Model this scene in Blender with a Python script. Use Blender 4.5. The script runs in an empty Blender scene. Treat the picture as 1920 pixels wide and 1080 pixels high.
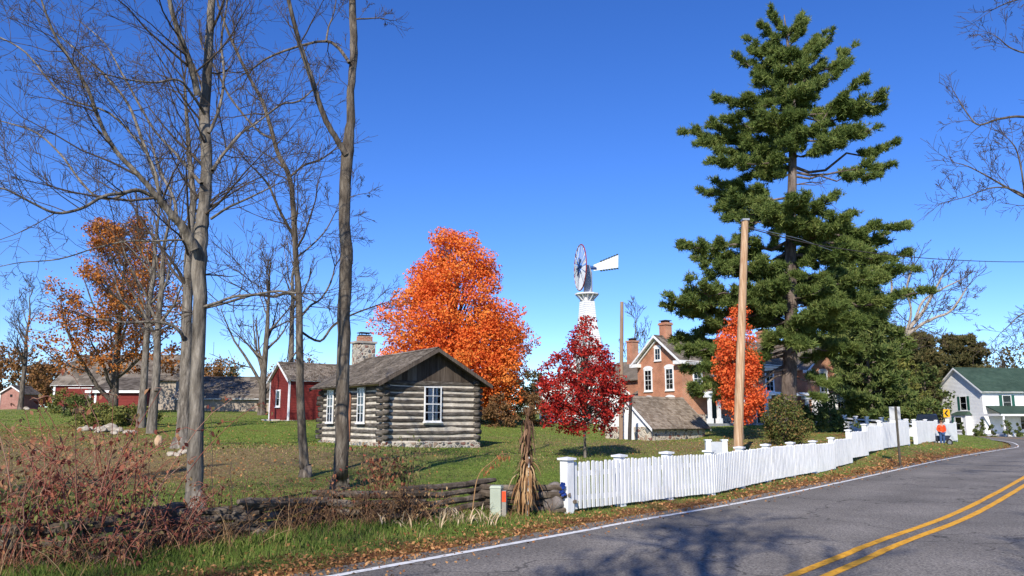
import bpy, bmesh, math, random
import numpy as np
from mathutils import Vector, Matrix, noise
S = bpy.context.scene
COL = S.collection
R = math.radians
random.seed(7)
NP = np.random.default_rng(7)

# ------------------------------------------------------------------ camera
EYE = 1.65
F = 1493.0
PITCH = math.atan(248.0 / F)
cam = bpy.data.cameras.new('camera')
cam.lens = 28.0
cam.sensor_width = 36.0
cam.clip_start = 0.1
cam.clip_end = 3000
camo = bpy.data.objects.new('camera', cam)
COL.objects.link(camo)
camo.location = (0, 0, EYE)
camo.rotation_euler = (math.pi / 2 + PITCH, 0, 0)
S.camera = camo
S.render.resolution_x = 1024
S.render.resolution_y = 576

# ------------------------------------------------------------------ light
SUN_EL = 34.0
SUN_ROT = 180 + 16.0
w = bpy.data.worlds.new('World')
S.world = w
w.use_nodes = True
nt = w.node_tree
for n in list(nt.nodes):
    nt.nodes.remove(n)
sky = nt.nodes.new('ShaderNodeTexSky')
sky.sky_type = 'NISHITA'
sky.sun_disc = False
sky.sun_elevation = R(SUN_EL)
sky.sun_rotation = R(SUN_ROT)
sky.altitude = 2200
sky.air_density = 1.0
sky.dust_density = 0.15
sky.ozone_density = 4.5
bg = nt.nodes.new('ShaderNodeBackground')
bg.inputs['Strength'].default_value = 0.155
out = nt.nodes.new('ShaderNodeOutputWorld')
hsv = nt.nodes.new('ShaderNodeHueSaturation')
hsv.inputs['Saturation'].default_value = 1.22
hsv.inputs['Hue'].default_value = 0.515
hsv.inputs['Value'].default_value = 1.0
nt.links.new(sky.outputs[0], hsv.inputs['Color'])
nt.links.new(hsv.outputs[0], bg.inputs[0])
nt.links.new(bg.outputs[0], out.inputs[0])
sl = bpy.data.lights.new('sun', 'SUN')
sl.energy = 4.6
sl.angle = R(0.5)
sl.color = (1.0, 0.93, 0.82)
so = bpy.data.objects.new('sun', sl)
COL.objects.link(so)
sdir = Vector((math.sin(R(SUN_ROT)) * math.cos(R(SUN_EL)), math.cos(R(SUN_ROT)) * math.cos(R(SUN_EL)), math.sin(R(SUN_EL))))
so.rotation_euler = sdir.to_track_quat('Z', 'Y').to_euler()
so.location = sdir * 60
S.view_settings.view_transform = 'Standard'
S.view_settings.look = 'None'
S.view_settings.exposure = 0.4
S.view_settings.gamma = 1.0

# ------------------------------------------------------------------ projection helpers
CP, SP = math.cos(PITCH), math.sin(PITCH)
def W(px, py, D):
    u = (px - 960) / F
    v = (540 - py) / F
    f = CP - v * SP
    k = D / f
    return Vector((u * k, D, EYE + (SP + v * CP) * k))
def X_at(px, D, z=0.5):
    return (px - 960) / F * (D * CP + (z - EYE) * SP)
def Z_at(py, D):
    return W(960, py, D).z

# ------------------------------------------------------------------ terrain
_ctl = []
def cp(px, py, D):
    p = W(px, py, D)
    _ctl.append((p.x, p.y, p.z))
for a in [(620,1080,8.4),(1000,1012,11.0),(1420,938,16.4),(1640,890,24),(1880,843,47),(1905,838,58),(1870,828,70),(1810,822,84)]: cp(*a)
for a in [(1063,962,14.2),(1161,950,15.2),(1398,915,19.4),(1537,888,24.6),(1600,866,30),(1650,848,33),(1690,838,37.5),(1716,838,42),(1760,834,54),(1795,830,62)]: cp(*a)
for a in [(1768,840,52),(1688,870,29.5),(1097,860,30),(1222,827,44),(1300,820,48),(1165,826,46),(707,842,33),(600,832,39),(895,841,35.6)]: cp(*a)
for a in [(505,789,57),(560,789,55),(365,965,12.4),(636,920,17),(572,899,19.5),(340,838,30),(205,808,42),(297,840,32),(330,862,26),(0,800,50),(0,850,28),(200,870,26),(440,835,26),(780,900,19),(980,832,36)]: cp(*a)
_ctl += [(0,0,0),(-1.9,8.4,0),(-10,0,.0),(-20,-20,0),(0,-25,0),(30,-20,0),(10,0,0),(20,10,0),(20,20,0),(32,31,-.05),(48,45,-.15),(60,62,-.1),(85,85,0.1),(60,100,.04),(100,60,.1),
         (-26,66,2.3),(-35,82,2.7),(-50,88,2.8),(-28,55,1.7),(-40,60,1.8),(-60,60,2),(-60,20,.8),(-30,20,.5),(-30,0,.2),(-15,9,0),
         (5,60,1.1),(12,68,1.2),(25,68,1.1),(18,48,.95),(12,36,.45),(0,75,1.6),(20,90,1.5),(35,80,1.0),(40,70,.3),(27,55,.35),(-10,75,2.0),(-10,55,1.5),
         (-100,150,4),(0,150,3),(60,150,1.5),(120,150,1.0),(-300,300,5),(0,400,4),(300,300,2),(400,0,1),(-400,0,2),(0,-300,0),(300,-300,0),(-300,-300,0),(-600,600,6),(600,600,3),(600,-600,0),(-600,-600,0),(0,700,5)]
_C = np.array(_ctl, float)
def _U(r2):
    r2 = np.maximum(r2, 1e-9)
    return 0.5 * r2 * np.log(r2)
_n = len(_C)
_X = _C[:, :2] / 50.0
_K = _U(((_X[:, None] - _X[None]) ** 2).sum(-1)) + 0.003 * np.eye(_n)
_P = np.hstack([np.ones((_n, 1)), _X])
_A = np.zeros((_n + 3, _n + 3))
_A[:_n, :_n] = _K
_A[:_n, _n:] = _P
_A[_n:, :_n] = _P.T
_W = np.linalg.solve(_A, np.concatenate([_C[:, 2], np.zeros(3)]))
# left edge line of the road
def on_z(px, py, z):
    v = (540 - py) / F
    k = (z - EYE) / (SP + v * CP)
    return ((px - 960) / F * k, (CP - v * SP) * k)
_e = [on_z(620, 1080, .02), on_z(1180, 978, .02), on_z(1420, 936, .02), on_z(1640, 890, .02), on_z(1780, 860, .0), on_z(1880, 843, -.06), on_z(1908, 838, -.2)]
_d = np.array(_e[2]) - np.array(_e[0]); _d /= np.linalg.norm(_d)
EP = [tuple(np.array(_e[0]) - _d * 90), tuple(np.array(_e[0]) - _d * 38)] + _e + [(42.6,70),(47.0,84),(48.0,96),(45,110),(38,125)]
def _catmull(P, m=24):
    P = [np.array(p, float) for p in P]
    P = [2 * P[0] - P[1]] + P + [2 * P[-1] - P[-2]]
    o = []
    for i in range(1, len(P) - 2):
        L = np.linalg.norm(P[i + 1] - P[i])
        k = max(4, int(L / 0.8))
        for j in range(k):
            t = j / k
            a, b, c, d = P[i - 1:i + 3]
            o.append(0.5 * ((2 * b) + (-a + c) * t + (2 * a - 5 * b + 4 * c - d) * t * t + (-a + 3 * b - 3 * c + d) * t ** 3))
    o.append(P[-2])
    return np.array(o)
EDGE = _catmull(EP)
_et = np.gradient(EDGE, axis=0)
_et /= np.linalg.norm(_et, axis=1)[:, None]
ENOR = np.stack([_et[:, 1], -_et[:, 0]], 1)      # towards the road
def edge_dist(x, y):
    """signed distance to the edge line: positive on the lawn side"""
    x = np.atleast_1d(np.asarray(x, float)); y = np.atleast_1d(np.asarray(y, float))
    o = np.empty(len(x))
    for i in range(0, len(x), 4000):
        dx = x[i:i+4000, None] - EDGE[None, :, 0]
        dy = y[i:i+4000, None] - EDGE[None, :, 1]
        k = np.argmin(dx * dx + dy * dy, 1)
        ii = np.arange(len(k))
        o[i:i+4000] = -(dx[ii, k] * ENOR[k, 0] + dy[ii, k] * ENOR[k, 1])
    return o
def zprof(y):
    return np.interp(y, [-100, 28, 40, 46.5, 58, 70, 84, 96, 110, 130], [0, 0, -.05, -.10, -.27, -.25, -.26, -.18, -.05, .1])
def Hn(x, y):
    x = np.atleast_1d(np.asarray(x, float)); y = np.atleast_1d(np.asarray(y, float))
    o = np.empty(len(x))
    for i in range(0, len(x), 20000):
        q = np.stack([x[i:i+20000], y[i:i+20000]], 1) / 50.0
        d2 = ((q[:, None] - _X[None]) ** 2).sum(-1)
        o[i:i+20000] = _U(d2) @ _W[:_n] + _W[_n] + q @ _W[_n + 1:]
    e = edge_dist(x, y)
    wr = np.where(e > -4, 1 - np.clip((e - .2) / 1.9, 0, 1), 1 - np.clip((-e - 9) / 9, 0, 1))
    wr = wr * wr * (3 - 2 * wr)
    o = o * (1 - wr) + zprof(y) * wr
    m = np.clip((e - 0.5) / 2.0, 0, 1)
    bump = 0.035 * np.sin(x * 1.1 + 0.7 * y) * np.sin(y * 0.9 - 0.3 * x) + 0.05 * np.sin(x * 0.31 + 1) * np.cos(y * 0.27)
    o = o + bump * m
    o = o + 0.04 * np.clip(e / 0.8, 0, 1)        # verge stands a little above the asphalt
    ditch = 0.10 * np.exp(-((e - 2.6) / 0.9) ** 2) * np.clip((14 - y) / 3, 0, 1)
    return o - ditch
def H(x, y):
    return float(Hn([x], [y])[0])
def G(px, D):
    z = 0.5
    for _ in range(3):
        x = X_at(px, D, z)
        z = H(x, D)
    return Vector((X_at(px, D, z), D, z))

# ------------------------------------------------------------------ materials
MC = {}
def mat(name, cols, scale=4.0, rough=0.85, bump=0.0, bscale=None, stretch=(1, 1, 1), island=0.0, detail=6.0,
        trans=0.0, spec=0.2, tint=0.0, tscale=0.6, metal=0.0, dist=0.0, pos=None):
    if name in MC:
        return MC[name]
    m = bpy.data.materials.new(name)
    m.use_nodes = True
    t = m.node_tree
    N = t.nodes
    L = t.links
    for n in list(N):
        N.remove(n)
    o = N.new('ShaderNodeOutputMaterial')
    b = N.new('ShaderNodeBsdfPrincipled')
    b.inputs['Roughness'].default_value = rough
    b.inputs['Specular IOR Level'].default_value = spec
    b.inputs['Metallic'].default_value = metal
    tc = N.new('ShaderNodeTexCoord')
    mp = N.new('ShaderNodeMapping')
    mp.inputs['Scale'].default_value = stretch
    L.new(tc.outputs['Object'], mp.inputs['Vector'])
    ns = N.new('ShaderNodeTexNoise')
    ns.inputs['Scale'].default_value = scale
    ns.inputs['Detail'].default_value = detail
    ns.inputs['Roughness'].default_value = 0.65
    ns.inputs['Distortion'].default_value = dist
    L.new(mp.outputs[0], ns.inputs['Vector'])
    fac = ns.outputs['Fac']
    if island > 0:
        g = N.new('ShaderNodeNewGeometry')
        mx = N.new('ShaderNodeMix')
        mx.inputs[0].default_value = island
        # noise is narrow about .5: spread it
        mr = N.new('ShaderNodeMapRange')
        mr.inputs[1].default_value = 0.3
        mr.inputs[2].default_value = 0.7
        L.new(fac, mr.inputs[0])
        L.new(mr.outputs[0], mx.inputs[2])
        L.new(g.outputs['Random Per Island'], mx.inputs[3])
        fac = mx.outputs[0]
        lo, hi = 0.08, 0.92
    else:
        lo, hi = 0.34, 0.66
    r = N.new('ShaderNodeValToRGB')
    e = r.color_ramp.elements
    k = len(cols)
    while len(e) < k:
        e.new(0.5)
    for i, c in enumerate(cols):
        e[i].position = (lo + (hi - lo) * i / max(1, k - 1)) if pos is None else pos[i]
        e[i].color = (c[0], c[1], c[2], 1)
    L.new(fac, r.inputs[0])
    colr = r.outputs[0]
    if tint > 0:
        n2 = N.new('ShaderNodeTexNoise')
        n2.inputs['Scale'].default_value = tscale
        n2.inputs['Detail'].default_value = 3
        L.new(tc.outputs['Object'], n2.inputs['Vector'])
        m2 = N.new('ShaderNodeMapRange')
        m2.inputs[1].default_value = 0.3
        m2.inputs[2].default_value = 0.7
        m2.inputs[3].default_value = 1 - tint
        m2.inputs[4].default_value = 1 + tint
        L.new(n2.outputs['Fac'], m2.inputs[0])
        hs = N.new('ShaderNodeHueSaturation')
        L.new(m2.outputs[0], hs.inputs['Value'])
        L.new(colr, hs.inputs['Color'])
        colr = hs.outputs[0]
    L.new(colr, b.inputs['Base Color'])
    if bump > 0:
        n3 = N.new('ShaderNodeTexNoise')
        n3.inputs['Scale'].default_value = bscale or scale * 2
        n3.inputs['Detail'].default_value = 5
        L.new(mp.outputs[0], n3.inputs['Vector'])
        bp = N.new('ShaderNodeBump')
        bp.inputs['Strength'].default_value = 1.0
        bp.inputs['Distance'].default_value = bump
        L.new(n3.outputs['Fac'], bp.inputs['Height'])
        L.new(bp.outputs[0], b.inputs['Normal'])
    sh = b.outputs[0]
    if trans > 0:
        tr = N.new('ShaderNodeBsdfTranslucent')
        L.new(colr, tr.inputs[0])
        ms = N.new('ShaderNodeMixShader')
        ms.inputs[0].default_value = trans
        L.new(sh, ms.inputs[1])
        L.new(tr.outputs[0], ms.inputs[2])
        sh = ms.outputs[0]
    L.new(sh, o.inputs[0])
    MC[name] = m
    return m

def glass_mat():
    if 'glass' in MC:
        return MC['glass']
    m = bpy.data.materials.new('window_glass')
    m.use_nodes = True
    t = m.node_tree
    t.nodes.clear()
    o = t.nodes.new('ShaderNodeOutputMaterial')
    a = t.nodes.new('ShaderNodeBsdfTransparent')
    a.inputs[0].default_value = (.92, .95, .96, 1)
    g = t.nodes.new('ShaderNodeBsdfGlossy')
    g.inputs['Roughness'].default_value = 0.03
    fr = t.nodes.new('ShaderNodeFresnel')
    fr.inputs[0].default_value = 1.6
    mx = t.nodes.new('ShaderNodeMixShader')
    t.links.new(fr.outputs[0], mx.inputs[0])
    t.links.new(a.outputs[0], mx.inputs[1])
    t.links.new(g.outputs[0], mx.inputs[2])
    t.links.new(mx.outputs[0], o.inputs[0])
    MC['glass'] = m
    return m

def brick_mat(name, c1, c2, mortar, sx=0.22, sy=0.075, ms=0.012, rot=None):
    """brick courses in object space; the two wall directions share the same pattern"""
    if name in MC:
        return MC[name]
    m = bpy.data.materials.new(name)
    m.use_nodes = True
    t = m.node_tree
    b = t.nodes['Principled BSDF']
    b.inputs['Roughness'].default_value = 0.9
    b.inputs['Specular IOR Level'].default_value = 0.15
    tc = t.nodes.new('ShaderNodeTexCoord')
    sp = t.nodes.new('ShaderNodeSeparateXYZ')
    t.links.new(tc.outputs['Object'], sp.inputs[0])
    ad = t.nodes.new('ShaderNodeMath')
    ad.operation = 'ADD'
    t.links.new(sp.outputs[0], ad.inputs[0])
    t.links.new(sp.outputs[1], ad.inputs[1])
    cb = t.nodes.new('ShaderNodeCombineXYZ')
    t.links.new(ad.outputs[0], cb.inputs[0])
    t.links.new(sp.outputs[2], cb.inputs[1])
    br = t.nodes.new('ShaderNodeTexBrick')
    br.inputs['Color1'].default_value = (*c1, 1)
    br.inputs['Color2'].default_value = (*c2, 1)
    br.inputs['Mortar'].default_value = (*mortar, 1)
    br.inputs['Scale'].default_value = 1.0
    br.inputs['Brick Width'].default_value = sx
    br.inputs['Row Height'].default_value = sy
    br.inputs['Mortar Size'].default_value = ms
    t.links.new(cb.outputs[0], br.inputs['Vector'])
    ns = t.nodes.new('ShaderNodeTexNoise')
    ns.inputs['Scale'].default_value = 1.2
    ns.inputs['Detail'].default_value = 8
    t.links.new(tc.outputs['Object'], ns.inputs['Vector'])
    mr = t.nodes.new('ShaderNodeMapRange')
    mr.inputs[1].default_value = .3
    mr.inputs[2].default_value = .7
    mr.inputs[3].default_value = .72
    mr.inputs[4].default_value = 1.22
    t.links.new(ns.outputs['Fac'], mr.inputs[0])
    hs = t.nodes.new('ShaderNodeHueSaturation')
    t.links.new(br.outputs['Color'], hs.inputs['Color'])
    t.links.new(mr.outputs[0], hs.inputs['Value'])
    t.links.new(hs.outputs[0], b.inputs['Base Color'])
    bp = t.nodes.new('ShaderNodeBump')
    bp.inputs['Distance'].default_value = 0.01
    bp.invert = True
    t.links.new(br.outputs['Fac'], bp.inputs['Height'])
    t.links.new(bp.outputs[0], b.inputs['Normal'])
    MC[name] = m
    return m

def stone_mat(name, scale=3.5):
    """fieldstones of mixed colours set in pale mortar"""
    if name in MC:
        return MC[name]
    m = bpy.data.materials.new(name)
    m.use_nodes = True
    t = m.node_tree
    b = t.nodes['Principled BSDF']
    b.inputs['Roughness'].default_value = 0.9
    tc = t.nodes.new('ShaderNodeTexCoord')
    v1 = t.nodes.new('ShaderNodeTexVoronoi')
    v1.inputs['Scale'].default_value = scale
    v2 = t.nodes.new('ShaderNodeTexVoronoi')
    v2.feature = 'DISTANCE_TO_EDGE'
    v2.inputs['Scale'].default_value = scale
    for v in (v1, v2):
        t.links.new(tc.outputs['Object'], v.inputs['Vector'])
    r = t.nodes.new('ShaderNodeValToRGB')
    e = r.color_ramp.elements
    cs = [(.10, .10, .10), (.33, .24, .17), (.24, .12, .09), (.48, .42, .34), (.16, .17, .17), (.42, .33, .25)]
    while len(e) < 6:
        e.new(.5)
    for i, c in enumerate(cs):
        e[i].position = i / 6
        e[i].color = (*c, 1)
    r.color_ramp.interpolation = 'CONSTANT'
    sp = t.nodes.new('ShaderNodeSeparateColor')
    t.links.new(v1.outputs['Color'], sp.inputs[0])
    t.links.new(sp.outputs[0], r.inputs[0])
    mr = t.nodes.new('ShaderNodeMapRange')
    mr.inputs[1].default_value = 0.07
    mr.inputs[2].default_value = 0.16
    t.links.new(v2.outputs['Distance'], mr.inputs[0])
    mx = t.nodes.new('ShaderNodeMix')
    mx.data_type = 'RGBA'
    mx.inputs[6].default_value = (.5, .45, .36, 1)
    t.links.new(mr.outputs[0], mx.inputs[0])
    t.links.new(r.outputs[0], mx.inputs[7])
    t.links.new(mx.outputs[2], b.inputs['Base Color'])
    bp = t.nodes.new('ShaderNodeBump')
    bp.inputs['Distance'].default_value = 0.04
    t.links.new(mr.outputs[0], bp.inputs['Height'])
    t.links.new(bp.outputs[0], b.inputs['Normal'])
    MC[name] = m
    return m

M_WHITE = mat('white_paint', [(.70, .71, .72), (.82, .82, .80)], 3, .55, tint=.05)
M_FENCE = mat('white_fence_paint', [(.50, .50, .47), (.70, .71, .71), (.80, .80, .79)], 5, .55, tint=.08, stretch=(2, 2, .5), detail=9, pos=[.28, .42, .6])
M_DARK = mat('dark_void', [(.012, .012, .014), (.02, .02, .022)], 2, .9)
M_STONE = stone_mat('fieldstone', 4.6)
M_BARK = mat('grey_bark', [(.065, .055, .044), (.15, .13, .105), (.26, .23, .19)], 9, .95, .035, 14, (1, 1, .22), tint=.22, tscale=1.5)
M_BARK2 = mat('brown_grey_bark', [(.045, .035, .028), (.11, .09, .07), (.205, .175, .14)], 11, .95, .03, 16, (1, 1, .2), tint=.2, tscale=1.5)
M_BARKP = mat('pine_bark', [(.05, .037, .03), (.13, .10, .085), (.22, .18, .155)], 4, .95, .06, 7, (1, 1, .25), tint=.2)
M_TWIG = mat('twig_bark', [(.05, .038, .03), (.11, .085, .065)], 6, .95)
M_LOG = mat('weathered_log', [(.024, .019, .015), (.10, .085, .07), (.24, .22, .195)], 4.5, .95, .03, 12, (.6, .6, 7), island=.15, tint=.4, tscale=1.4)
M_CHINK = mat('chinking', [(.48, .42, .33), (.68, .62, .52)], 3, .95, .02, tint=.2, tscale=2)
M_SHINGLE = mat('weathered_shingle', [(.08, .064, .048), (.155, .128, .10), (.235, .20, .16)], 5, .95, .008, 20, island=.7, tint=.25, tscale=.8)
M_SHINGLE2 = mat('tan_shingle', [(.16, .12, .085), (.26, .21, .16), (.34, .28, .22)], 5, .95, .008, 20, island=.7, tint=.2, tscale=.8)
M_SHINGLEG = mat('green_shingle', [(.03, .058, .042), (.055, .09, .065)], 5, .9, .004, 20, island=.5, tint=.15)
M_RED = mat('red_barn_paint', [(.135, .020, .017), (.21, .034, .028)], 4, .75, .004, 20, (1, 1, 4), tint=.15)
M_REDOLD = mat('faded_pink_barn_paint', [(.30, .14, .11), (.40, .22, .18)], 4, .85, tint=.2)
M_OLDWOOD = mat('old_plank', [(.14, .09, .07), (.34, .28, .22), (.48, .43, .36)], 3, .95, .01, 12, (5, 5, .3), island=.5, tint=.2)
M_GABLE = mat('gable_plank', [(.035, .026, .02), (.09, .07, .055), (.19, .16, .13)], 3, .95, .01, 12, (6, 6, .3), island=.55)
M_BRICK = brick_mat('orange_brick', (.50, .175, .088), (.41, .13, .068), (.52, .38, .27))
M_METAL = mat('grey_metal', [(.25, .26, .27), (.36, .37, .38)], 5, .45, metal=.6)
M_RUST = mat('dark_iron', [(.03, .028, .026), (.07, .055, .045)], 7, .7)

# ------------------------------------------------------------------ object helpers
def tag(o, label=None, cat=None, group=None, kind=None):
    if label: o['label'] = label
    if cat: o['category'] = cat
    if group: o['group'] = group
    if kind: o['kind'] = kind
    return o
def thing(name, label, cat, loc=(0, 0, 0), rz=0.0, group=None):
    o = bpy.data.objects.new(name, None)
    o.empty_display_size = 0.3
    COL.objects.link(o)
    o.location = loc
    o.rotation_euler = (0, 0, rz)
    return tag(o, label, cat, group)
def link(name, me, m, parent=None):
    o = bpy.data.objects.new(name, me)
    COL.objects.link(o)
    if m is not None:
        me.materials.append(m)
    if parent is not None:
        o.parent = parent
    return o
def np_mesh(name, V, Fc, m, parent=None, smooth=False):
    """V (n,3); Fc list of index arrays each (k, sides)"""
    if not isinstance(Fc, list):
        Fc = [Fc]
    me = bpy.data.meshes.new(name)
    V = np.asarray(V, np.float32)
    me.vertices.add(len(V))
    me.vertices.foreach_set('co', V.ravel())
    nl = sum(f.size for f in Fc)
    nf = sum(len(f) for f in Fc)
    me.loops.add(nl)
    me.loops.foreach_set('vertex_index', np.concatenate([f.ravel() for f in Fc]).astype(np.int32))
    me.polygons.add(nf)
    tot = np.concatenate([np.full(len(f), f.shape[1]) for f in Fc])
    st = np.concatenate([[0], np.cumsum(tot)[:-1]])
    me.polygons.foreach_set('loop_start', st.astype(np.int32))
    me.polygons.foreach_set('loop_total', tot.astype(np.int32))
    if smooth:
        me.polygons.foreach_set('use_smooth', np.ones(nf, bool))
    me.update(calc_edges=True)
    me.validate()
    return link(name, me, m, parent)

class MB:
    def __init__(s):
        s.v = []
        s.f = []
    def poly(s, pts):
        k = len(s.v)
        s.v += [tuple(p) for p in pts]
        s.f.append(tuple(range(k, k + len(pts))))
    def box(s, x0, x1, y0, y1, z0, z1, M=None):
        k = len(s.v)
        P = [(x0, y0, z0), (x1, y0, z0), (x1, y1, z0), (x0, y1, z0), (x0, y0, z1), (x1, y0, z1), (x1, y1, z1), (x0, y1, z1)]
        if M is not None:
            P = [tuple(M @ Vector(p)) for p in P]
        s.v += P
        for q in ((0, 3, 2, 1), (4, 5, 6, 7), (0, 1, 5, 4), (1, 2, 6, 5), (2, 3, 7, 6), (3, 0, 4, 7)):
            s.f.append(tuple(k + i for i in q))
    def hexa(s, P):
        k = len(s.v)
        s.v += [tuple(p) for p in P]
        for q in ((0, 3, 2, 1), (4, 5, 6, 7), (0, 1, 5, 4), (1, 2, 6, 5), (2, 3, 7, 6), (3, 0, 4, 7)):
            s.f.append(tuple(k + i for i in q))
    def beam(s, a, b, w, h, up=(0, 0, 1)):
        a = Vector(a); b = Vector(b)
        d = (b - a).normalized()
        x = d.cross(Vector(up)).normalized() * (w / 2)
        y = x.normalized().cross(d).normalized() * (h / 2)
        s.hexa([a - x - y, a + x - y, b + x - y, b - x - y, a - x + y, a + x + y, b + x + y, b - x + y])
    def tube(s, pts, rad, n=8, cap=True, jit=0.0):
        pts = [Vector(p) for p in pts]
        k0 = len(s.v)
        N = len(pts)
        for i, p in enumerate(pts):
            d = (pts[min(i + 1, N - 1)] - pts[max(i - 1, 0)]).normalized()
            ref = Vector((1, 0, 0)) if abs(d.x) < 0.8 else Vector((0, 1, 0))
            x = d.cross(ref).normalized()
            y = d.cross(x)
            r = rad[i] if hasattr(rad, '__len__') else rad
            for j in range(n):
                a = 2 * math.pi * j / n
                rr = r * (1 + random.uniform(-jit, jit))
                s.v.append(tuple(p + x * math.cos(a) * rr + y * math.sin(a) * rr))
        for i in range(N - 1):
            for j in range(n):
                a = k0 + i * n + j
                b = k0 + i * n + (j + 1) % n
                s.f.append((a, a + n, b + n, b))
        if cap:
            s.f.append(tuple(k0 + j for j in range(n)))
            s.f.append(tuple(k0 + (N - 1) * n + j for j in reversed(range(n))))
    def blob(s, c, r, seed=0, rough=.2, sub=2, flat=1.0):
        bm = bmesh.new()
        bmesh.ops.create_icosphere(bm, subdivisions=sub, radius=1)
        k = len(s.v)
        for v in bm.verts:
            q = v.co * 1.4 + Vector((seed * 3.1, seed, 0))
            t = 1 + rough * noise.noise(q) * 2
            s.v.append((c[0] + v.co.x * t * r[0], c[1] + v.co.y * t * r[1], c[2] + v.co.z * t * r[2]))
        for f in bm.faces:
            s.f.append(tuple(k + v.index for v in f.verts))
        bm.free()
    def build(s, name, m, parent=None, smooth=False):
        me = bpy.data.meshes.new(name)
        me.from_pydata(s.v, [], s.f)
        if smooth:
            me.polygons.foreach_set('use_smooth', np.ones(len(me.polygons), bool))
        me.update()
        return link(name, me, m, parent)

def copy_tree(o, parent=None):
    c = o.copy()
    COL.objects.link(c)
    if parent is not None:
        c.parent = parent
    for ch in list(o.children):
        copy_tree(ch, c)
    return c

# ------------------------------------------------------------------ ground
def ground_mat():
    m = bpy.data.materials.new('lawn_ground')
    m.use_nodes = True
    t = m.node_tree
    N, L = t.nodes, t.links
    b = N['Principled BSDF']
    b.inputs['Roughness'].default_value = 0.95
    b.inputs['Specular IOR Level'].default_value = 0.1
    tc = N.new('ShaderNodeTexCoord')
    def nz(s, d=6, r=.6):
        n = N.new('ShaderNodeTexNoise')
        n.inputs['Scale'].default_value = s
        n.inputs['Detail'].default_value = d
        n.inputs['Roughness'].default_value = r
        L.new(tc.outputs['Object'], n.inputs['Vector'])
        return n.outputs['Fac']
    def ramp(f, cs, ps):
        r = N.new('ShaderNodeValToRGB')
        e = r.color_ramp.elements
        while len(e) < len(cs):
            e.new(.5)
        for i in range(len(cs)):
            e[i].position = ps[i]
            e[i].color = (*cs[i], 1)
        L.new(f, r.inputs[0])
        return r.outputs[0]
    def mix(f, a, c):
        x = N.new('ShaderNodeMix')
        x.data_type = 'RGBA'
        if isinstance(f, float): x.inputs[0].default_value = f
        else: L.new(f, x.inputs[0])
        L.new(a, x.inputs[6]); L.new(c, x.inputs[7])
        return x.outputs[2]
    def math_(op, a, c, cl=False):
        x = N.new('ShaderNodeMath')
        x.operation = op
        x.use_clamp = cl
        for i, q in enumerate((a, c)):
            if isinstance(q, (int, float)): x.inputs[i].default_value = q
            else: L.new(q, x.inputs[i])
        return x.outputs[0]
    fine = nz(9, 8, .75)
    green = ramp(fine, [(.075, .115, .018), (.165, .22, .034), (.28, .34, .075)], [.34, .5, .66])
    tan = ramp(fine, [(.11, .075, .03), (.24, .17, .075), (.36, .27, .13)], [.34, .5, .66])
    leaf = ramp(nz(14, 6, .8), [(.07, .03, .015), (.22, .095, .035), (.36, .19, .08)], [.36, .5, .64])
    at = N.new('ShaderNodeAttribute')
    at.attribute_name = 'dry'
    at2 = N.new('ShaderNodeAttribute')
    at2.attribute_name = 'litter'
    big = math_('SUBTRACT', nz(.35, 5, .6), 0.5)
    mid = math_('SUBTRACT', nz(2.0, 5, .7), 0.5)
    f1 = math_('ADD', at.outputs['Fac'], math_('ADD', math_('MULTIPLY', big, 2.2), math_('MULTIPLY', mid, 1.6)), True)
    f2 = math_('ADD', at2.outputs['Fac'], math_('ADD', math_('MULTIPLY', mid, 2.2), math_('MULTIPLY', big, 1.2)), False)
    f2 = math_('MULTIPLY', math_('SUBTRACT', f2, .35), 2.2, True)
    c = mix(f1, green, tan)
    c = mix(f2, c, leaf)
    L.new(c, b.inputs['Base Color'])
    bp = N.new('ShaderNodeBump')
    bp.inputs['Distance'].default_value = 0.05
    L.new(nz(22, 6, .8), bp.inputs['Height'])
    L.new(bp.outputs[0], b.inputs['Normal'])
    return m
def blobf(x, y, cx, cy, rx, ry):
    return np.exp(-(((x - cx) / rx) ** 2 + ((y - cy) / ry) ** 2))
def litter_fields(x, y):
    e = edge_dist(x, y)
    lit = 0.85 * np.exp(-((e - 0.35) / 0.75) ** 2)
    lit += 0.5 * blobf(x, y, -26, 40, 13, 14) + .5 * blobf(x, y, 13, 34, 4, 5) + .55 * blobf(x, y, 20, 46, 8, 6) + .3 * blobf(x, y, -9, 20, 4, 3)
    dry = 0.24 + .75 * blobf(x, y, -8, 24, 7, 4.5) + .75 * blobf(x, y, 8, 38, 8, 6) + .5 * blobf(x, y, -20, 30, 10, 10) + .4 * blobf(x, y, 4, 26, 6, 4)
    dry += .55 * blobf(x, y, -10.5, 21, 6, 8) + .35 * blobf(x, y, -17, 30, 6, 12)
    dry -= .5 * blobf(x, y, -12, 43, 9, 9) + .5 * blobf(x, y, 0, 22, 4, 5)
    return lit, dry
def make_ground():
    n = 380
    u = np.linspace(-1, 1, n)
    k = 6.2
    gx = np.sinh(u * k) / np.sinh(k) * 1500
    gy = np.sinh(u * k) / np.sinh(k) * 1500 + 14
    Xg, Yg = np.meshgrid(gx, gy)
    x, y = Xg.ravel(), Yg.ravel()
    z = Hn(np.clip(x, -600, 600), np.clip(y, -600, 700))
    V = np.stack([x, y, z], 1)
    i = np.arange(n - 1)
    a = (i[:, None] * n + i[None]).ravel()
    Fq = np.stack([a, a + 1, a + n + 1, a + n], 1)
    o = np_mesh('ground', V, Fq, ground_mat(), smooth=True)
    lit, dry = litter_fields(x, y)
    for nm, arr in (('litter', lit), ('dry', dry)):
        at = o.data.attributes.new(nm, 'FLOAT', 'POINT')
        at.data.foreach_set('value', arr.astype(np.float32))
    tag(o, kind='structure')
make_ground()

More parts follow.
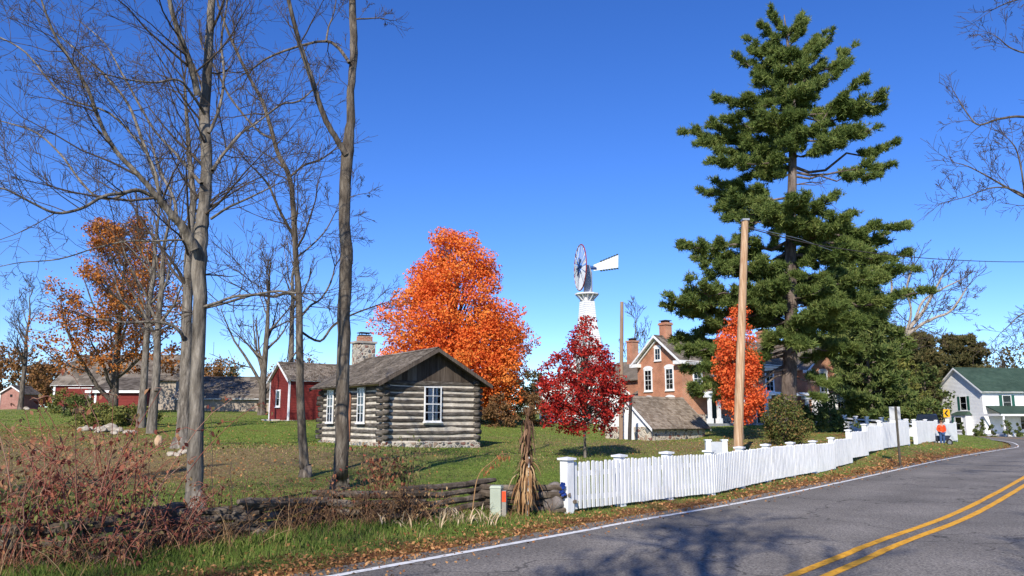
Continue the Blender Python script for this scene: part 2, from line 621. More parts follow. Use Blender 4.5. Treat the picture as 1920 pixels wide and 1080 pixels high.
def asphalt_mat():
    m = bpy.data.materials.new('asphalt')
    m.use_nodes = True
    t = m.node_tree
    N, L = t.nodes, t.links
    b = N['Principled BSDF']
    b.inputs['Roughness'].default_value = 0.85
    b.inputs['Specular IOR Level'].default_value = 0.25
    tc = N.new('ShaderNodeTexCoord')
    n1 = N.new('ShaderNodeTexNoise'); n1.inputs['Scale'].default_value = 34; n1.inputs['Detail'].default_value = 4; n1.inputs['Roughness'].default_value = .9
    n2 = N.new('ShaderNodeTexNoise'); n2.inputs['Scale'].default_value = .5; n2.inputs['Detail'].default_value = 6
    for n in (n1, n2): L.new(tc.outputs['Object'], n.inputs['Vector'])
    r = N.new('ShaderNodeValToRGB')
    e = r.color_ramp.elements
    e[0].position = .36; e[0].color = (.045, .041, .037, 1)
    e[1].position = .64; e[1].color = (.34, .305, .26, 1)
    L.new(n1.outputs['Fac'], r.inputs[0])
    mr = N.new('ShaderNodeMapRange'); mr.inputs[1].default_value = .3; mr.inputs[2].default_value = .7; mr.inputs[3].default_value = .75; mr.inputs[4].default_value = 1.22
    L.new(n2.outputs['Fac'], mr.inputs[0])
    hs = N.new('ShaderNodeHueSaturation')
    L.new(r.outputs[0], hs.inputs['Color']); L.new(mr.outputs[0], hs.inputs['Value'])
    L.new(hs.outputs[0], b.inputs['Base Color'])
    vo = N.new('ShaderNodeTexVoronoi'); vo.feature = 'DISTANCE_TO_EDGE'; vo.inputs['Scale'].default_value = .32
    nd = N.new('ShaderNodeTexNoise'); nd.inputs['Scale'].default_value = 1.6; nd.inputs['Detail'].default_value = 5
    vm = N.new('ShaderNodeVectorMath'); vm.operation = 'ADD'
    L.new(tc.outputs['Object'], nd.inputs['Vector']); L.new(tc.outputs['Object'], vm.inputs[0]); L.new(nd.outputs['Color'], vm.inputs[1]); L.new(vm.outputs[0], vo.inputs['Vector'])
    cr = N.new('ShaderNodeMapRange'); cr.inputs[1].default_value = .002; cr.inputs[2].default_value = .008; cr.inputs[3].default_value = .45; cr.inputs[4].default_value = 1.0
    L.new(vo.outputs['Distance'], cr.inputs[0])
    aa = N.new('ShaderNodeAttribute'); aa.attribute_name = 'across'
    tw = N.new('ShaderNodeMath'); tw.operation = 'MULTIPLY_ADD'; tw.inputs[1].default_value = 2 * math.pi / 1.85; tw.inputs[2].default_value = -2.6
    L.new(aa.outputs['Fac'], tw.inputs[0])
    sn = N.new('ShaderNodeMath'); sn.operation = 'SINE'; L.new(tw.outputs[0], sn.inputs[0])
    tr_ = N.new('ShaderNodeMath'); tr_.operation = 'MULTIPLY_ADD'; tr_.inputs[1].default_value = .09; tr_.inputs[2].default_value = 1.0
    L.new(sn.outputs[0], tr_.inputs[0])
    h0 = N.new('ShaderNodeHueSaturation'); L.new(hs.outputs[0], h0.inputs['Color']); L.new(tr_.outputs[0], h0.inputs['Value']); hs = h0
    h2 = N.new('ShaderNodeHueSaturation'); L.new(hs.outputs[0], h2.inputs['Color']); L.new(cr.outputs[0], h2.inputs['Value']); L.new(h2.outputs[0], b.inputs['Base Color'])
    bp = N.new('ShaderNodeBump'); bp.inputs['Distance'].default_value = .006
    L.new(n1.outputs['Fac'], bp.inputs['Height']); L.new(bp.outputs[0], b.inputs['Normal'])
    return m
_EB = None
def strip(name, offs, dz, m, jag=0.0, i0=0, i1=None):
    E = EDGE[i0:i1]; Nn = ENOR[i0:i1]
    k = len(offs)
    P = []
    for j, o in enumerate(offs):
        q = E + Nn * o
        if jag and j in (0, k - 1):
            q = q + Nn * (NP.uniform(-jag, jag, len(q)))[:, None]
        P.append(q)
    P = np.stack(P, 1)                         # (n,k,2)
    n = len(E)
    # heights follow one smooth surface: base terrain without verge
    x, y = P[..., 0].ravel(), P[..., 1].ravel()
    z = road_z(x, y) + dz
    V = np.stack([x, y, z], 1)
    a = (np.arange(n - 1)[:, None] * k + np.arange(k - 1)[None]).ravel()
    Fq = np.stack([a, a + 1, a + k + 1, a + k], 1)
    o = np_mesh(name, V, Fq, m, smooth=True)
    at = o.data.attributes.new('across', 'FLOAT', 'POINT')
    at.data.foreach_set('value', np.tile(np.array(offs, np.float32), n))
    return tag(o, kind='structure')
def road_z(x, y):
    z = zprof(y)
    far = np.clip((np.hypot(x, y) - 25) / 60, 0, 1)
    return z + 0.022 + 0.10 * far
M_LINEW = mat('white_line_paint', [(.45, .45, .44), (.74, .74, .72)], 11, .7, detail=9, pos=[.38, .50])
M_LINEY = mat('yellow_line_paint', [(.50, .22, .02), (.80, .40, .03)], 11, .7, detail=9, pos=[.38, .50])
strip('road', list(np.linspace(-.38, 8.1, 30)), 0.0, asphalt_mat(), .05)
strip('edge_marking', [-.02, .10], 0.005, M_LINEW, .006)
strip('centre_marking', [3.68, 3.80], 0.005, M_LINEY, .005)
strip('centre_marking', [3.97, 4.09], 0.005, M_LINEY, .005)
strip('edge_marking', [7.55, 7.67], 0.005, M_LINEW, .006)

# ------------------------------------------------------------------ building pieces (local frame: x across gable, y depth)
def roof_z(x, Wd, wh, rise):
    m = rise / (Wd / 2)
    return wh + m * (x if x < Wd / 2 else Wd - x)
def roof(parent, Wd, L, wh, rise, oe, og, thick, msh, mtrim=None, rows=18, sw=.16, trim_w=.05, deck_m=None):
    """two slabs with shingle courses as ONE roof mesh; barge boards as trim"""
    m = rise / (Wd / 2)
    b = MB()
    c = MB()
    for sgn in (0, 1):
        def P(x, y, dz=0.0):
            xx = x if sgn == 0 else Wd - x
            return (xx, y, wh + m * x + dz)
        x0, x1 = -oe, Wd / 2
        y0, y1 = -og, L + og
        pts = [P(x0, y0), P(x1, y0), P(x1, y1), P(x0, y1), P(x0, y0, thick), P(x1, y0, thick), P(x1, y1, thick), P(x0, y1, thick)]
        if sgn == 1:
            pts = [pts[i] for i in (1, 0, 3, 2, 5, 4, 7, 6)]
        c.hexa(pts)
        dx = (x1 - x0) / rows
        for r_ in range(rows):
            xa = x0 - .03 + dx * r_
            xb = min(xa + dx * 1.08, x1 + .01)
            y = y0 - .02 - random.uniform(0, sw)
            while y < y1 + .02:
                wv = sw * random.uniform(.7, 1.4)
                ya, yb = max(y, y0 - .02), min(y + wv - .006, y1 + .02)
                if yb > ya:
                    j = random.uniform(-.012, .012)
                    h = thick + .028 + random.uniform(-.006, .008)
                    l = thick + .006
                    A, B = P(xa + j, ya, h), P(xa + j, yb, h)
                    C_, D_ = P(xb, yb, l), P(xb, ya, l)
                    A0, B0 = P(xa + j, ya, l - .005), P(xa + j, yb, l - .005)
                    f1 = [A, D_, C_, B]; f2 = [A0, A, B, B0]
                    if sgn == 1:
                        f1.reverse(); f2.reverse()
                    k = len(b.v)
                    b.v += [A, B, C_, D_, A0, B0]
                    if sgn == 0:
                        b.f += [(k, k + 1, k + 2, k + 3), (k, k + 4, k + 5, k + 1)]
                    else:
                        b.f += [(k + 3, k + 2, k + 1, k), (k + 1, k + 5, k + 4, k)]
                y += wv
    # ridge cap
    for k in range(int((L + 2 * og) / .3) + 1):
        y = -og + k * .3
        z = wh + rise + thick
        b.poly([(Wd / 2 - .14, y, z - .14 * m + .05), (Wd / 2, y, z + .055), (Wd / 2, y + .31, z + .06), (Wd / 2 - .14, y + .31, z - .14 * m + .05)])
        b.poly([(Wd / 2, y, z + .055), (Wd / 2 + .14, y, z - .14 * m + .05), (Wd / 2 + .14, y + .31, z - .14 * m + .05), (Wd / 2, y + .31, z + .06)])
    rf = b.build('roof', msh, parent)
    c.build('roof_deck', deck_m or mtrim or msh, rf)
    if mtrim:
        for y in (-og - trim_w, L + og + .022):
            for sgn in (0, 1):
                t = MB()
                x0, x1 = -oe, Wd / 2
                A = (x0 if sgn == 0 else Wd - x0, wh - m * oe)
                B = (Wd / 2, wh + rise)
                hh = .16
                pts = []
                for yy in (y, y + trim_w - .022):
                    pts += [(A[0], yy, A[1] - hh * .6), (B[0], yy, B[1] - hh * .6), (B[0], yy, B[1] + thick), (A[0], yy, A[1] + thick)]
                k = len(t.v)
                t.v += pts
                t.f += [(k, k + 1, k + 2, k + 3), (k + 7, k + 6, k + 5, k + 4), (k, k + 4, k + 5, k + 1), (k + 3, k + 2, k + 6, k + 7), (k, k + 3, k + 7, k + 4)]
                t.build('barge_board', mtrim, rf)
    return rf
def gable_wall_mesh(b, Wd, y, wh, rise, z0=0.0, thick=.15, inward=1):
    P = [(0, z0), (Wd, z0), (Wd, wh), (Wd / 2, wh + rise), (0, wh)]
    y2 = y + thick * inward
    k = len(b.v)
    b.v += [(p[0], y, p[1]) for p in P] + [(p[0], y2, p[1]) for p in P]
    b.f += [(k, k + 1, k + 2, k + 3, k + 4), (k + 9, k + 8, k + 7, k + 6, k + 5)]
    for i in range(5):
        j = (i + 1) % 5
        b.f.append((k + i, k + 5 + i, k + 5 + j, k + j))
def laps_gable(b, Wd, y, wh, rise, z0, pitch=.11, out_=-1):
    z = z0
    m = rise / (Wd / 2)
    while z < wh + rise - .05:
        z1 = min(z + pitch, wh + rise)
        def xr(zz):
            return 0.0 if zz <= wh else (zz - wh) / m
        a0, a1 = xr(z), xr(z1)
        o = out_
        b.poly([(a0, y + o * .026, z), (Wd - a0, y + o * .026, z), (Wd - a1, y + o * .006, z1), (a1, y + o * .006, z1)])
        b.poly([(a0, y + o * .004, z), (Wd - a0, y + o * .004, z), (Wd - a0, y + o * .026, z), (a0, y + o * .026, z)])
        z = z1
def laps_side(b, x, L, z0, z1_, pitch=.11, out_=1):
    z = z0
    while z < z1_ - .01:
        z1 = min(z + pitch, z1_)
        b.poly([(x + out_ * .026, 0, z), (x + out_ * .026, L, z), (x + out_ * .006, L, z1), (x + out_ * .006, 0, z1)])
        b.poly([(x + out_ * .004, 0, z), (x + out_ * .004, L, z), (x + out_ * .026, L, z), (x + out_ * .026, 0, z)])
        z = z1
def frame_M(o, u):
    """window frame: local x along u (horizontal), local y outward-negative, z up, at o"""
    u = Vector(u).normalized()
    n = Vector((0, 0, 1)).cross(u)             # inward
    M = Matrix.Identity(4)
    for i in range(3):
        M[i][0], M[i][1], M[i][2], M[i][3] = u[i], n[i], (0, 0, 1)[i], o[i]
    return M
def window(parent, o, u, wd, ht, nx=2, ny=4, fw=.07, out_=.05, fm=None, curtain=False, shutters=None, arch=False, inset=.0, sill=True, name='window'):
    fm = fm or M_WHITE
    M = frame_M(o, u)
    b = MB()
    b.box(-fw, 0, -out_, 0, 0, ht, M)
    b.box(wd, wd + fw, -out_, 0, 0, ht, M)
    b.box(-fw - .01, wd + fw + .01, -out_ - .008, 0, ht, ht + fw, M)
    b.box(-fw - .01, wd + fw + .01, -out_ - .008, 0, -fw, 0, M)
    if arch:
        n = 8
        for i in range(n):
            a0, a1 = math.pi * i / n, math.pi * (i + 1) / n
            r0, r1 = wd / 2, wd / 2 + fw * 1.6
            hh = .45
            q = []
            for yy in (-out_ - .012, 0):
                q += [(wd / 2 - math.cos(a0) * r1, yy, ht + fw + math.sin(a0) * r1 * hh), (wd / 2 - math.cos(a1) * r1, yy, ht + fw + math.sin(a1) * r1 * hh),
                      (wd / 2 - math.cos(a1) * r0 * .2, yy, ht + fw + .01), (wd / 2 - math.cos(a0) * r0 * .2, yy, ht + fw + .01)]
            b.hexa([M @ Vector(p) for p in (q[0], q[1], q[2], q[3], q[4], q[5], q[6], q[7])])
    mw = .022 if wd < 1.2 else .03
    for i in range(1, nx):
        x = wd * i / nx
        b.box(x - mw / 2, x + mw / 2, -out_ + .004, -out_ + .03, 0, ht, M)
    for j in range(1, ny):
        z = ht * j / ny
        t = mw * (2.0 if j == ny // 2 and ny > 2 else 1)
        b.box(0, wd, -out_ + .001, -out_ + .033, z - t / 2, z + t / 2, M)
    win = b.build(name, fm, parent)
    g = MB()
    g.poly([M @ Vector(p) for p in ((0, -out_ + .02, 0), (wd, -out_ + .02, 0), (wd, -out_ + .02, ht), (0, -out_ + .02, ht))])
    g.build('pane', glass_mat(), win)
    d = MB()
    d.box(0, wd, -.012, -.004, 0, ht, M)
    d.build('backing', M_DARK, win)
    if curtain:
        c = MB()
        for (a, e) in ((.20, .62), (.68, .84)):
            n = 7
            for i in range(n):
                xa, xb = wd * (a + (e - a) * i / n), wd * (a + (e - a) * (i + 1) / n)
                ya, yb = -.016 - .006 * (i % 2), -.016 - .006 * ((i + 1) % 2)
                c.poly([M @ Vector((xa, ya, .02)), M @ Vector((xb, yb, .02)), M @ Vector((xb, yb, ht - .02)), M @ Vector((xa, ya, ht - .02))])
        c.build('curtain', M_WHITE, win)
    if shutters:
        for sx in (-fw - .40, wd + fw + .02):
            s_ = MB()
            s_.box(sx, sx + .38, -.045, -.002, -.02, ht + .05, M)
            k = 14
            for i in range(k):
                z = .05 + (ht - .1) * i / k
                s_.box(sx + .05, sx + .33, -.052, -.046, z, z + .5 * ht / k, M)
            s_.build('shutter', shutters, parent)
    if sill:
        q = MB()
        q.box(-fw - .05, wd + fw + .05, -out_ - .05, -.002, -fw - .055, -fw - .001, M)
        q.build('sill', fm, win)
    return win

# ------------------------------------------------------------------ log cabin
def log_cabin():
    base = Vector((-5.3, 33.0, 0))
    base.z = 0.44
    rz = math.atan2(.56, .83)
    r = thing('log_cabin', 'weathered grey log cabin with pale chinking and a wooden shingle roof', 'cabin', base, rz)
    Wd, L, wh, rise = 4.6, 7.0, 2.90, 1.28
    f = MB()
    f.box(.02, Wd - .02, .02, L - .02, -.6, .30)
    f.box(-.06, Wd + .06, -.06, .02, -.6, .27)
    f.box(-.06, .02, .02, L, -.6, .27)
    f.box(Wd - .02, Wd + .06, .02, L, -.6, .27)
    f.build('foundation', M_STONE, r)
    n = 10
    ph = (wh - .30) / n
    def hewn(b, a, e, axis, z, rr):
        """log: irregular rounded bar along an axis"""
        k0 = len(b.v)
        N, Q = 10, 10
        ph_ = random.random() * 10
        for i in range(N + 1):
            t = i / N
            for j in range(Q):
                an = 2 * math.pi * j / Q
                cx, cz = math.cos(an), math.sin(an)
                ww = rr * .92 * (abs(cx) ** .6) * (1 if cx > 0 else -1)
                hh = rr * .84 * (abs(cz) ** .8) * (1 if cz > 0 else -1)
                wob = .012 * math.sin(t * 7 + ph_) + random.uniform(-.007, .007)
                zz = z + hh * (1 + .10 * math.sin(t * 5 + ph_ * 2)) + wob
                s = a + (e - a) * t
                if axis == 'x':
                    b.v.append((s, wob + ww + b.off, zz))
                else:
                    b.v.append((b.off + wob + ww, s, zz))
        for i in range(N):
            for j in range(Q):
                p = k0 + i * Q + j
                q = k0 + i * Q + (j + 1) % Q
                b.f.append((p, q, q + Q, p + Q))
        b.f.append(tuple(k0 + j for j in reversed(range(Q))))
        b.f.append(tuple(k0 + N * Q + j for j in range(Q)))
    def wall(axis, off, length, shift, chink_side):
        b = MB(); b.off = off
        for i in range(n):
            z = .30 + ph * (i + .5) + (ph * .5 if shift else 0) - (.07 if shift else 0)
            if z + .1 > wh + .12: continue
            ex = random.uniform(.13, .24)
            hewn(b, -ex, length + ex, axis, z, random.uniform(.112, .138))
        w_ = b.build('log_wall', M_LOG, r)
        for p in w_.data.polygons: p.use_smooth = True
        c = MB()
        if axis == 'x': c.box(.05, length - .05, off - .082, off + .082, .28, wh)
        else: c.box(off - .082, off + .082, .05, length - .05, .28, wh)
        c.build('chinking', M_CHINK, w_)
        return w_
    wall('x', .12, Wd, False, 0)
    wall('x', L - .12, Wd, False, 0)
    wall('y', .12, L, True, 0)
    wall('y', Wd - .12, L, True, 0)
    for y in (0.02, L - .06):
        g = MB()
        x = 0.05
        m = rise / (Wd / 2)
        while x < Wd - .05:
            x1 = min(x + random.uniform(.17, .26), Wd - .05)
            d = random.uniform(0, .02)
            za, zb = wh + m * min(x, Wd - x) - .02, wh + m * min(x1, Wd - x1) - .02
            P = [(x, y - d, wh - .04), (x1 - .008, y - d, wh - .04), (x1 - .008, y + .04, wh - .04), (x, y + .04, wh - .04),
                 (x, y - d, za), (x1 - .008, y - d, zb), (x1 - .008, y + .04, zb), (x, y + .04, za)]
            g.hexa(P)
            x = x1
        g.build('gable_boards', M_GABLE, r)
    roof(r, Wd, L, wh, rise, .42, .48, .07, M_SHINGLE, M_GABLE, rows=22, sw=.17)
    # windows and door (proud of the rounded logs)
    window(r, (1.93, -.03, 1.20), (1, 0, 0), .72, 1.38, 2, 4, .05, .06, M_WHITE, curtain=True)
    window(r, (-.03, 2.40, 1.15), (0, -1, 0), .62, 1.42, 2, 4, .045, .06, M_WHITE, curtain=True)
    window(r, (-.03, 5.95, 1.15), (0, -1, 0), .62, 1.42, 2, 4, .045, .06, M_WHITE, curtain=True)
    d = MB()
    for i in range(5):
        d.box(-.06, -.02, 3.40 + i * .18, 3.57 + i * .18, .32, 2.34)
    door = d.build('door', M_OLDWOOD, r)
    d = MB()
    md = mat('door_frame_red_wood', [(.24, .10, .06), (.36, .17, .10)], 4, .8)
    d.box(-.09, -.02, 3.29, 3.39, .30, 2.42); d.box(-.09, -.02, 4.31, 4.41, .30, 2.42); d.box(-.088, -.02, 3.39, 4.31, 2.35, 2.45)
    d.build('door_frame', md, door)
    d = MB(); d.tube([(-.11, 3.50, 1.25), (-.11, 3.50, 1.40)], .014, 6); d.build('handle', M_RUST, door)
    ch = MB()
    cx, cy = 2.3, L + .38
    ch.box(cx - .62, cx + .62, cy - .34, cy + .5, -.6, 2.3)
    ch.hexa([(cx - .62, cy - .34, 2.3), (cx + .62, cy - .34, 2.3), (cx + .62, cy + .5, 2.3), (cx - .62, cy + .5, 2.3),
             (cx - .48, cy - .34, 3.0), (cx + .48, cy - .34, 3.0), (cx + .48, cy + .38, 3.0), (cx - .48, cy + .38, 3.0)])
    ch.box(cx - .48, cx + .48, cy - .34, cy + .38, 3.0, 5.05)
    c = ch.build('chimney', M_STONE, r)
    q = MB(); q.box(cx - .55, cx + .55, cy - .41, cy + .45, 5.05, 5.15); q.build('chimney_cap', mat('concrete_cap', [(.34, .31, .26), (.46, .42, .36)], 5), c)
    q = MB(); q.box(cx - .30, cx + .36, cy - .24, cy + .28, 5.15, 5.42); q.build('flue_bricks', M_BRICK, c)
    q = MB()
    for a, b_ in ((-.2, -.14), (.18, -.14), (-.2, .18), (.18, .18)):
        q.box(cx + a, cx + a + .03, cy + b_, cy + b_ + .03, 5.42, 5.58)
    q.box(cx - .27, cx + .29, cy - .2, cy + .26, 5.44, 5.49); q.box(cx - .29, cx + .31, cy - .22, cy + .28, 5.58, 5.62)
    q.build('flue_cover', M_RUST, c)
log_cabin()

# ------------------------------------------------------------------ red shed
def corner_boards(parent, pts, wh, mm=None, w_=.11):
    for (x, y) in pts:
        b = MB(); b.box(x - w_ / 2, x + w_ / 2, y - w_ / 2, y + w_ / 2, 0, wh - .02)
        b.build('corner_board', mm or M_WHITE, parent)
def red_shed():
    near = Vector((X_at(540, 55, 1.7), 55, 0))
    ux, uy = Vector((.633, -.775, 0)), Vector((.775, .633, 0))
    Wd, L = 3.2, 5.6
    o = near - ux * Wd
    o.z = 1.62
    r = thing('red_shed', 'small dark red clapboard shed with white corner boards behind the log cabin', 'shed', o, math.atan2(ux.y, ux.x))
    wh, rise = 2.85, 1.15
    b = MB(); b.box(-.02, Wd + .02, -.02, L + .02, -.5, .05); b.build('foundation', mat('pale_stone_footing', [(.35, .28, .22), (.55, .48, .40)], 4), r)
    w_ = MB(); gable_wall_mesh(w_, Wd, 0, wh, rise, .05, .1, 1); gable_wall_mesh(w_, Wd, L, wh, rise, .05, .1, -1)
    w_.box(0, .1, .1, L - .1, .05, wh); w_.box(Wd - .1, Wd, .1, L - .1, .05, wh)
    laps_gable(w_, Wd, 0, wh, rise, .05); laps_side(w_, Wd, L, .05, wh)
    w_.build('wall', M_RED, r)
    roof(r, Wd, L, wh, rise, .22, .2, .06, M_SHINGLE, M_WHITE, rows=14, sw=.2, deck_m=M_WHITE)
    corner_boards(r, [(0, 0), (Wd, 0), (Wd, L)], wh)
    window(r, (1.25, -.03, 1.05), (1, 0, 0), .5, 1.0, 1, 2, .1, .05)
    window(r, (Wd + .03, 2.5, 1.05), (0, 1, 0), .72, .85, 2, 2, .12, .05)
    b = MB(); b.box(-.1, 1.9, -.55, -.03, -.4, .1); b.build('step', mat('stone_step', [(.5, .42, .35), (.6, .54, .46)], 3), r)
red_shed()

# ------------------------------------------------------------------ stone cellar
def cellar():
    near = Vector((X_at(1220, 44, .5), 44, 0))
    ux, uy = Vector((.66, -.75, 0)).normalized(), Vector((.75, .66, 0)).normalized()
    Wd, L = 3.3, 5.0
    o = near - ux * Wd
    o.z = .42
    r = thing('root_cellar', 'low fieldstone root cellar with tan shingle roof and white gable', 'cellar', o, math.atan2(ux.y, ux.x))
    wh, rise = .98, 1.5
    b = MB()
    b.box(0, Wd, 0, .3, -.4, wh - .1); b.box(0, Wd, L - .3, L, -.4, wh - .1)
    b.box(0, .3, .3, L - .3, -.4, wh - .02); b.box(Wd - .3, Wd, .3, L - .3, -.4, wh - .02)
    b.build('stone_wall', stone_mat('fieldstone_cellar', 3.8), r)
    for y, s in ((.02, 1), (L - .02, -1)):
        g = MB(); k = 0
        P = [(0, wh - .1), (Wd, wh - .1), (Wd, wh), (Wd / 2, wh + rise), (0, wh)]
        g.v = [(p[0], y, p[1]) for p in P] + [(p[0], y + .1 * s, p[1]) for p in P]
        g.f = [(0, 1, 2, 3, 4), (9, 8, 7, 6, 5)] + [(i, 5 + i, 5 + (i + 1) % 5, (i + 1) % 5) for i in range(5)]
        g.build('gable', M_WHITE, r)
    roof(r, Wd, L, wh, rise, .28, .18, .06, M_SHINGLE2, M_WHITE, rows=18, sw=.18, deck_m=M_GABLE)
    d = MB(); d.box(1.15, 2.15, -.05, -.01, .0, 1.75); dr = d.build('door', M_WHITE, r)
    d = MB(); d.box(1.98, 2.03, -.08, -.05, .85, .95); d.build('handle', M_RUST, dr)
cellar()

# ------------------------------------------------------------------ brick farmhouse
def brick_house():
    near = Vector((X_at(1282, 66, 1), 66, 0))
    ux, uy = Vector((.516, -.852, 0)).normalized(), Vector((.852, .516, 0)).normalized()
    Wd, L = 5.6, 18.5
    o = near - ux * Wd
    o.z = 1.05
    r = thing('brick_farmhouse', 'two storey orange brick farmhouse with white cornices and porch behind the pine', 'house', o, math.atan2(ux.y, ux.x))
    wh, rise = 5.6, 2.1
    w_ = MB(); gable_wall_mesh(w_, Wd, 0, wh, rise, 1.1, .3, 1); gable_wall_mesh(w_, Wd, L, wh, rise, 1.1, .3, -1)
    w_.box(0, .3, .3, L - .3, 1.1, wh); w_.box(Wd - .3, Wd, .3, L - .3, 1.1, wh)
    w_.build('wall', M_BRICK, r)
    f = MB(); f.box(-.04, Wd + .04, -.04, L + .04, -.5, 1.08)
    f.build('foundation', M_STONE, r)
    roof(r, Wd, L, wh, rise, .45, .45, .1, M_SHINGLE, M_WHITE, rows=16, sw=.35, trim_w=.09, deck_m=M_WHITE)
    t = MB()
    m = rise / (Wd / 2)
    for sgn in (0, 1):                                   # cornice frieze under the rake and returns
        x0 = 0 if sgn == 0 else Wd
        t.beam((x0, -.06, wh - .22), (Wd / 2, -.06, wh + rise - .22), .09, .22, up=(0, 1, 0))
        t.box(x0 - .5, x0 + .5, -.5, .04, wh - .42, wh - .12)
    t.box(Wd + .02, Wd + .4, 0, L, wh - .42, wh - .12)
    t.build('cornice', M_WHITE, r)
    cream = mat('pale_limestone_trim', [(.62, .58, .50), (.74, .70, .62)], 4)
    for x in (1.05, 3.75):
        window(r, (x, -.02, 3.2), (1, 0, 0), .78, 1.65, 2, 4, .14, .05, M_WHITE, arch=True)
        window(r, (x, -.02, .95), (1, 0, 0), .78, 1.35, 2, 4, .14, .05, M_WHITE, arch=True)
    window(r, (2.45, -.02, 5.75), (1, 0, 0), .6, .9, 2, 2, .12, .05, M_WHITE, arch=True)
    for i, y in enumerate((1.3, 3.6, 7.0, 10, 15.8)):
        window(r, (Wd + .02, y, 3.2), (0, 1, 0), .85, 1.65, 2, 4, .14, .05, M_WHITE, arch=True)
    # porch along the long side
    p = MB()
    px0, px1 = Wd, Wd + 2.2
    p.box(px0, px1, .8, 13.0, 2.9, 3.0); p.box(px0 - .0, px1 + .15, .7, 13.1, 2.72, 2.9)
    porch = p.build('porch_roof', M_WHITE, r)
    q = MB(); q.box(px0 + .02, px1, .8, 13.0, -.4, .35); q.build('porch_floor', mat('grey_porch_boards', [(.20, .21, .22), (.28, .29, .30)], 4), porch)
    for y in (1.0, 2.0, 4.8, 7.6, 10.3, 12.8):
        q = MB(); q.box(px1 - .32, px1 - .08, y - .12, y + .12, .35, 2.72)
        q.box(px1 - .40, px1, y - .2, y + .2, .35, .75)
        q.box(px1 - .38, px1 - .02, y - .5, y + .5, 2.42, 2.72)
        q.build('porch_column', M_WHITE, r)
    for y in (2.8, 8.6, 11.0):
        d = MB(); d.box(Wd + .01, Wd + .05, y, y + 1.0, .4, 2.55)
        dr = d.build('door', mat('dark_green_door', [(.02, .03, .025), (.035, .05, .04)], 3, .6), r)
        d = MB(); d.box(Wd + .052, Wd + .08, y - .12, y, .36, 2.6); d.box(Wd + .052, Wd + .08, y + 1, y + 1.12, .36, 2.6); d.box(Wd + .05, Wd + .078, y - .12, y + 1.12, 2.55, 2.7)
        d.build('door_frame', M_WHITE, dr)
    # cross wing at the far right
    cw = MB()
    cx0, cx1, cy0, cy1 = Wd - .5, Wd + 1.2, 14.0, 18.4
    cw.box(cx0, cx1, cy0, cy1, 1.1, wh - .2)
    ym = (cy0 + cy1) / 2
    cw.v += []
    k = len(cw.v)
    cw.v += [(cx1, cy0, wh - .2), (cx1, cy1, wh - .2), (cx1, ym, wh + 1.5), (cx0 - 2, cy0, wh - .2), (cx0 - 2, cy1, wh - .2), (cx0 - 2, ym, wh + 1.5)]
    cw.f += [(k, k + 1, k + 2), (k + 3, k + 5, k + 4)]
    wing = cw.build('wing_wall', M_BRICK, r)
    rf = MB()
    for (ya, za, yb, zb) in ((cy0 - .5, wh - .55, ym, wh + 1.55), (cy1 + .5, wh - .55, ym, wh + 1.55)):
        P = [(cx0 - 2, ya, za), (cx1 + .5, ya, za), (cx1 + .5, yb, zb), (cx0 - 2, yb, zb)]
        rf.hexa(P + [(p[0], p[1], p[2] + .12) for p in P])
    rf.build('wing_roof', M_SHINGLE, r)
    tr = MB()
    tr.beam((cx1 + .54, cy0 - .5, wh - .6), (cx1 + .54, ym, wh + 1.5), .07, .3, up=(1, 0, 0))
    tr.beam((cx1 + .54, cy1 + .5, wh - .6), (cx1 + .54, ym, wh + 1.5), .07, .3, up=(1, 0, 0))
    tr.box(cx1 + .0, cx1 + .5, cy0 - .5, cy0 + .5, wh - .8, wh - .5)
    tr.box(cx1 + .0, cx1 + .5, cy1 - .5, cy1 + .5, wh - .8, wh - .5)
    tr.build('wing_cornice', M_WHITE, r)
    window(r, (cx1 + .02, ym - .4, 3.2), (0, 1, 0), .85, 1.65, 2, 4, .14, .05, M_WHITE, arch=True)
    b = MB(); b.box(cx1 + .01, cx1 + .9, cy0 + .4, cy1 - .4, -.4, 2.9)
    bay = b.build('bay', M_WHITE, r)
    for y in (cy0 + .6, cy0 + 1.7, cy0 + 2.8):
        window(r, (cx1 + .92, y, .9), (0, 1, 0), .75, 1.5, 2, 2, .08, .05, M_WHITE)
    # chimneys
    for (x, y, z1) in ((Wd / 2, .9, wh + rise + 1.05), (Wd / 2, 13, wh + rise + 1.0)):
        c = MB(); c.box(x - .42, x + .42, y - .35, y + .35, wh + rise - .8, z1); ch = c.build('chimney', M_BRICK, r)
        c = MB(); c.box(x - .5, x + .5, y - .43, y + .43, z1, z1 + .14); c.box(x - .46, x + .46, y - .39, y + .39, z1 + .14, z1 + .22)
        c.build('chimney_cap', M_BRICK, ch)
        c = MB(); c.box(x - .3, x + .3, y - .25, y + .25, z1 + .22, z1 + .36); c.box(x - .42, x + .42, y - .37, y + .37, z1 + .36, z1 + .42); c.build('flue_cover', M_RUST, ch)
    # rear wing on the left with its own chimney
    b = MB(); b.box(-9.0, -.02, 3.0, 7.6, -.5, 4.5); b.build('rear_wall', M_BRICK, r)
    q = MB()
    for (ya, za, yb, zb) in ((2.6, 4.3, 5.3, 6.3), (8.0, 4.3, 5.3, 6.3)):
        P = [(-9.4, ya, za), (0.2, ya, za), (0.2, yb, zb), (-9.4, yb, zb)]
        q.hexa(P + [(p[0], p[1], p[2] + .12) for p in P])
    q.build('rear_roof', M_SHINGLE, r)
    q = MB(); q.box(-3.2, -.1, 1.2, 2.98, -.5, 2.2); q.build('rear_porch', M_WHITE, r)
    q = MB(); P = [(-3.6, .8, 2.15), (0.0, .8, 2.15), (0.0, 3.0, 3.25), (-3.6, 3.0, 3.25)]
    q.hexa(P + [(p[0], p[1], p[2] + .12) for p in P]); q.build('rear_porch_roof', M_SHINGLE, r)
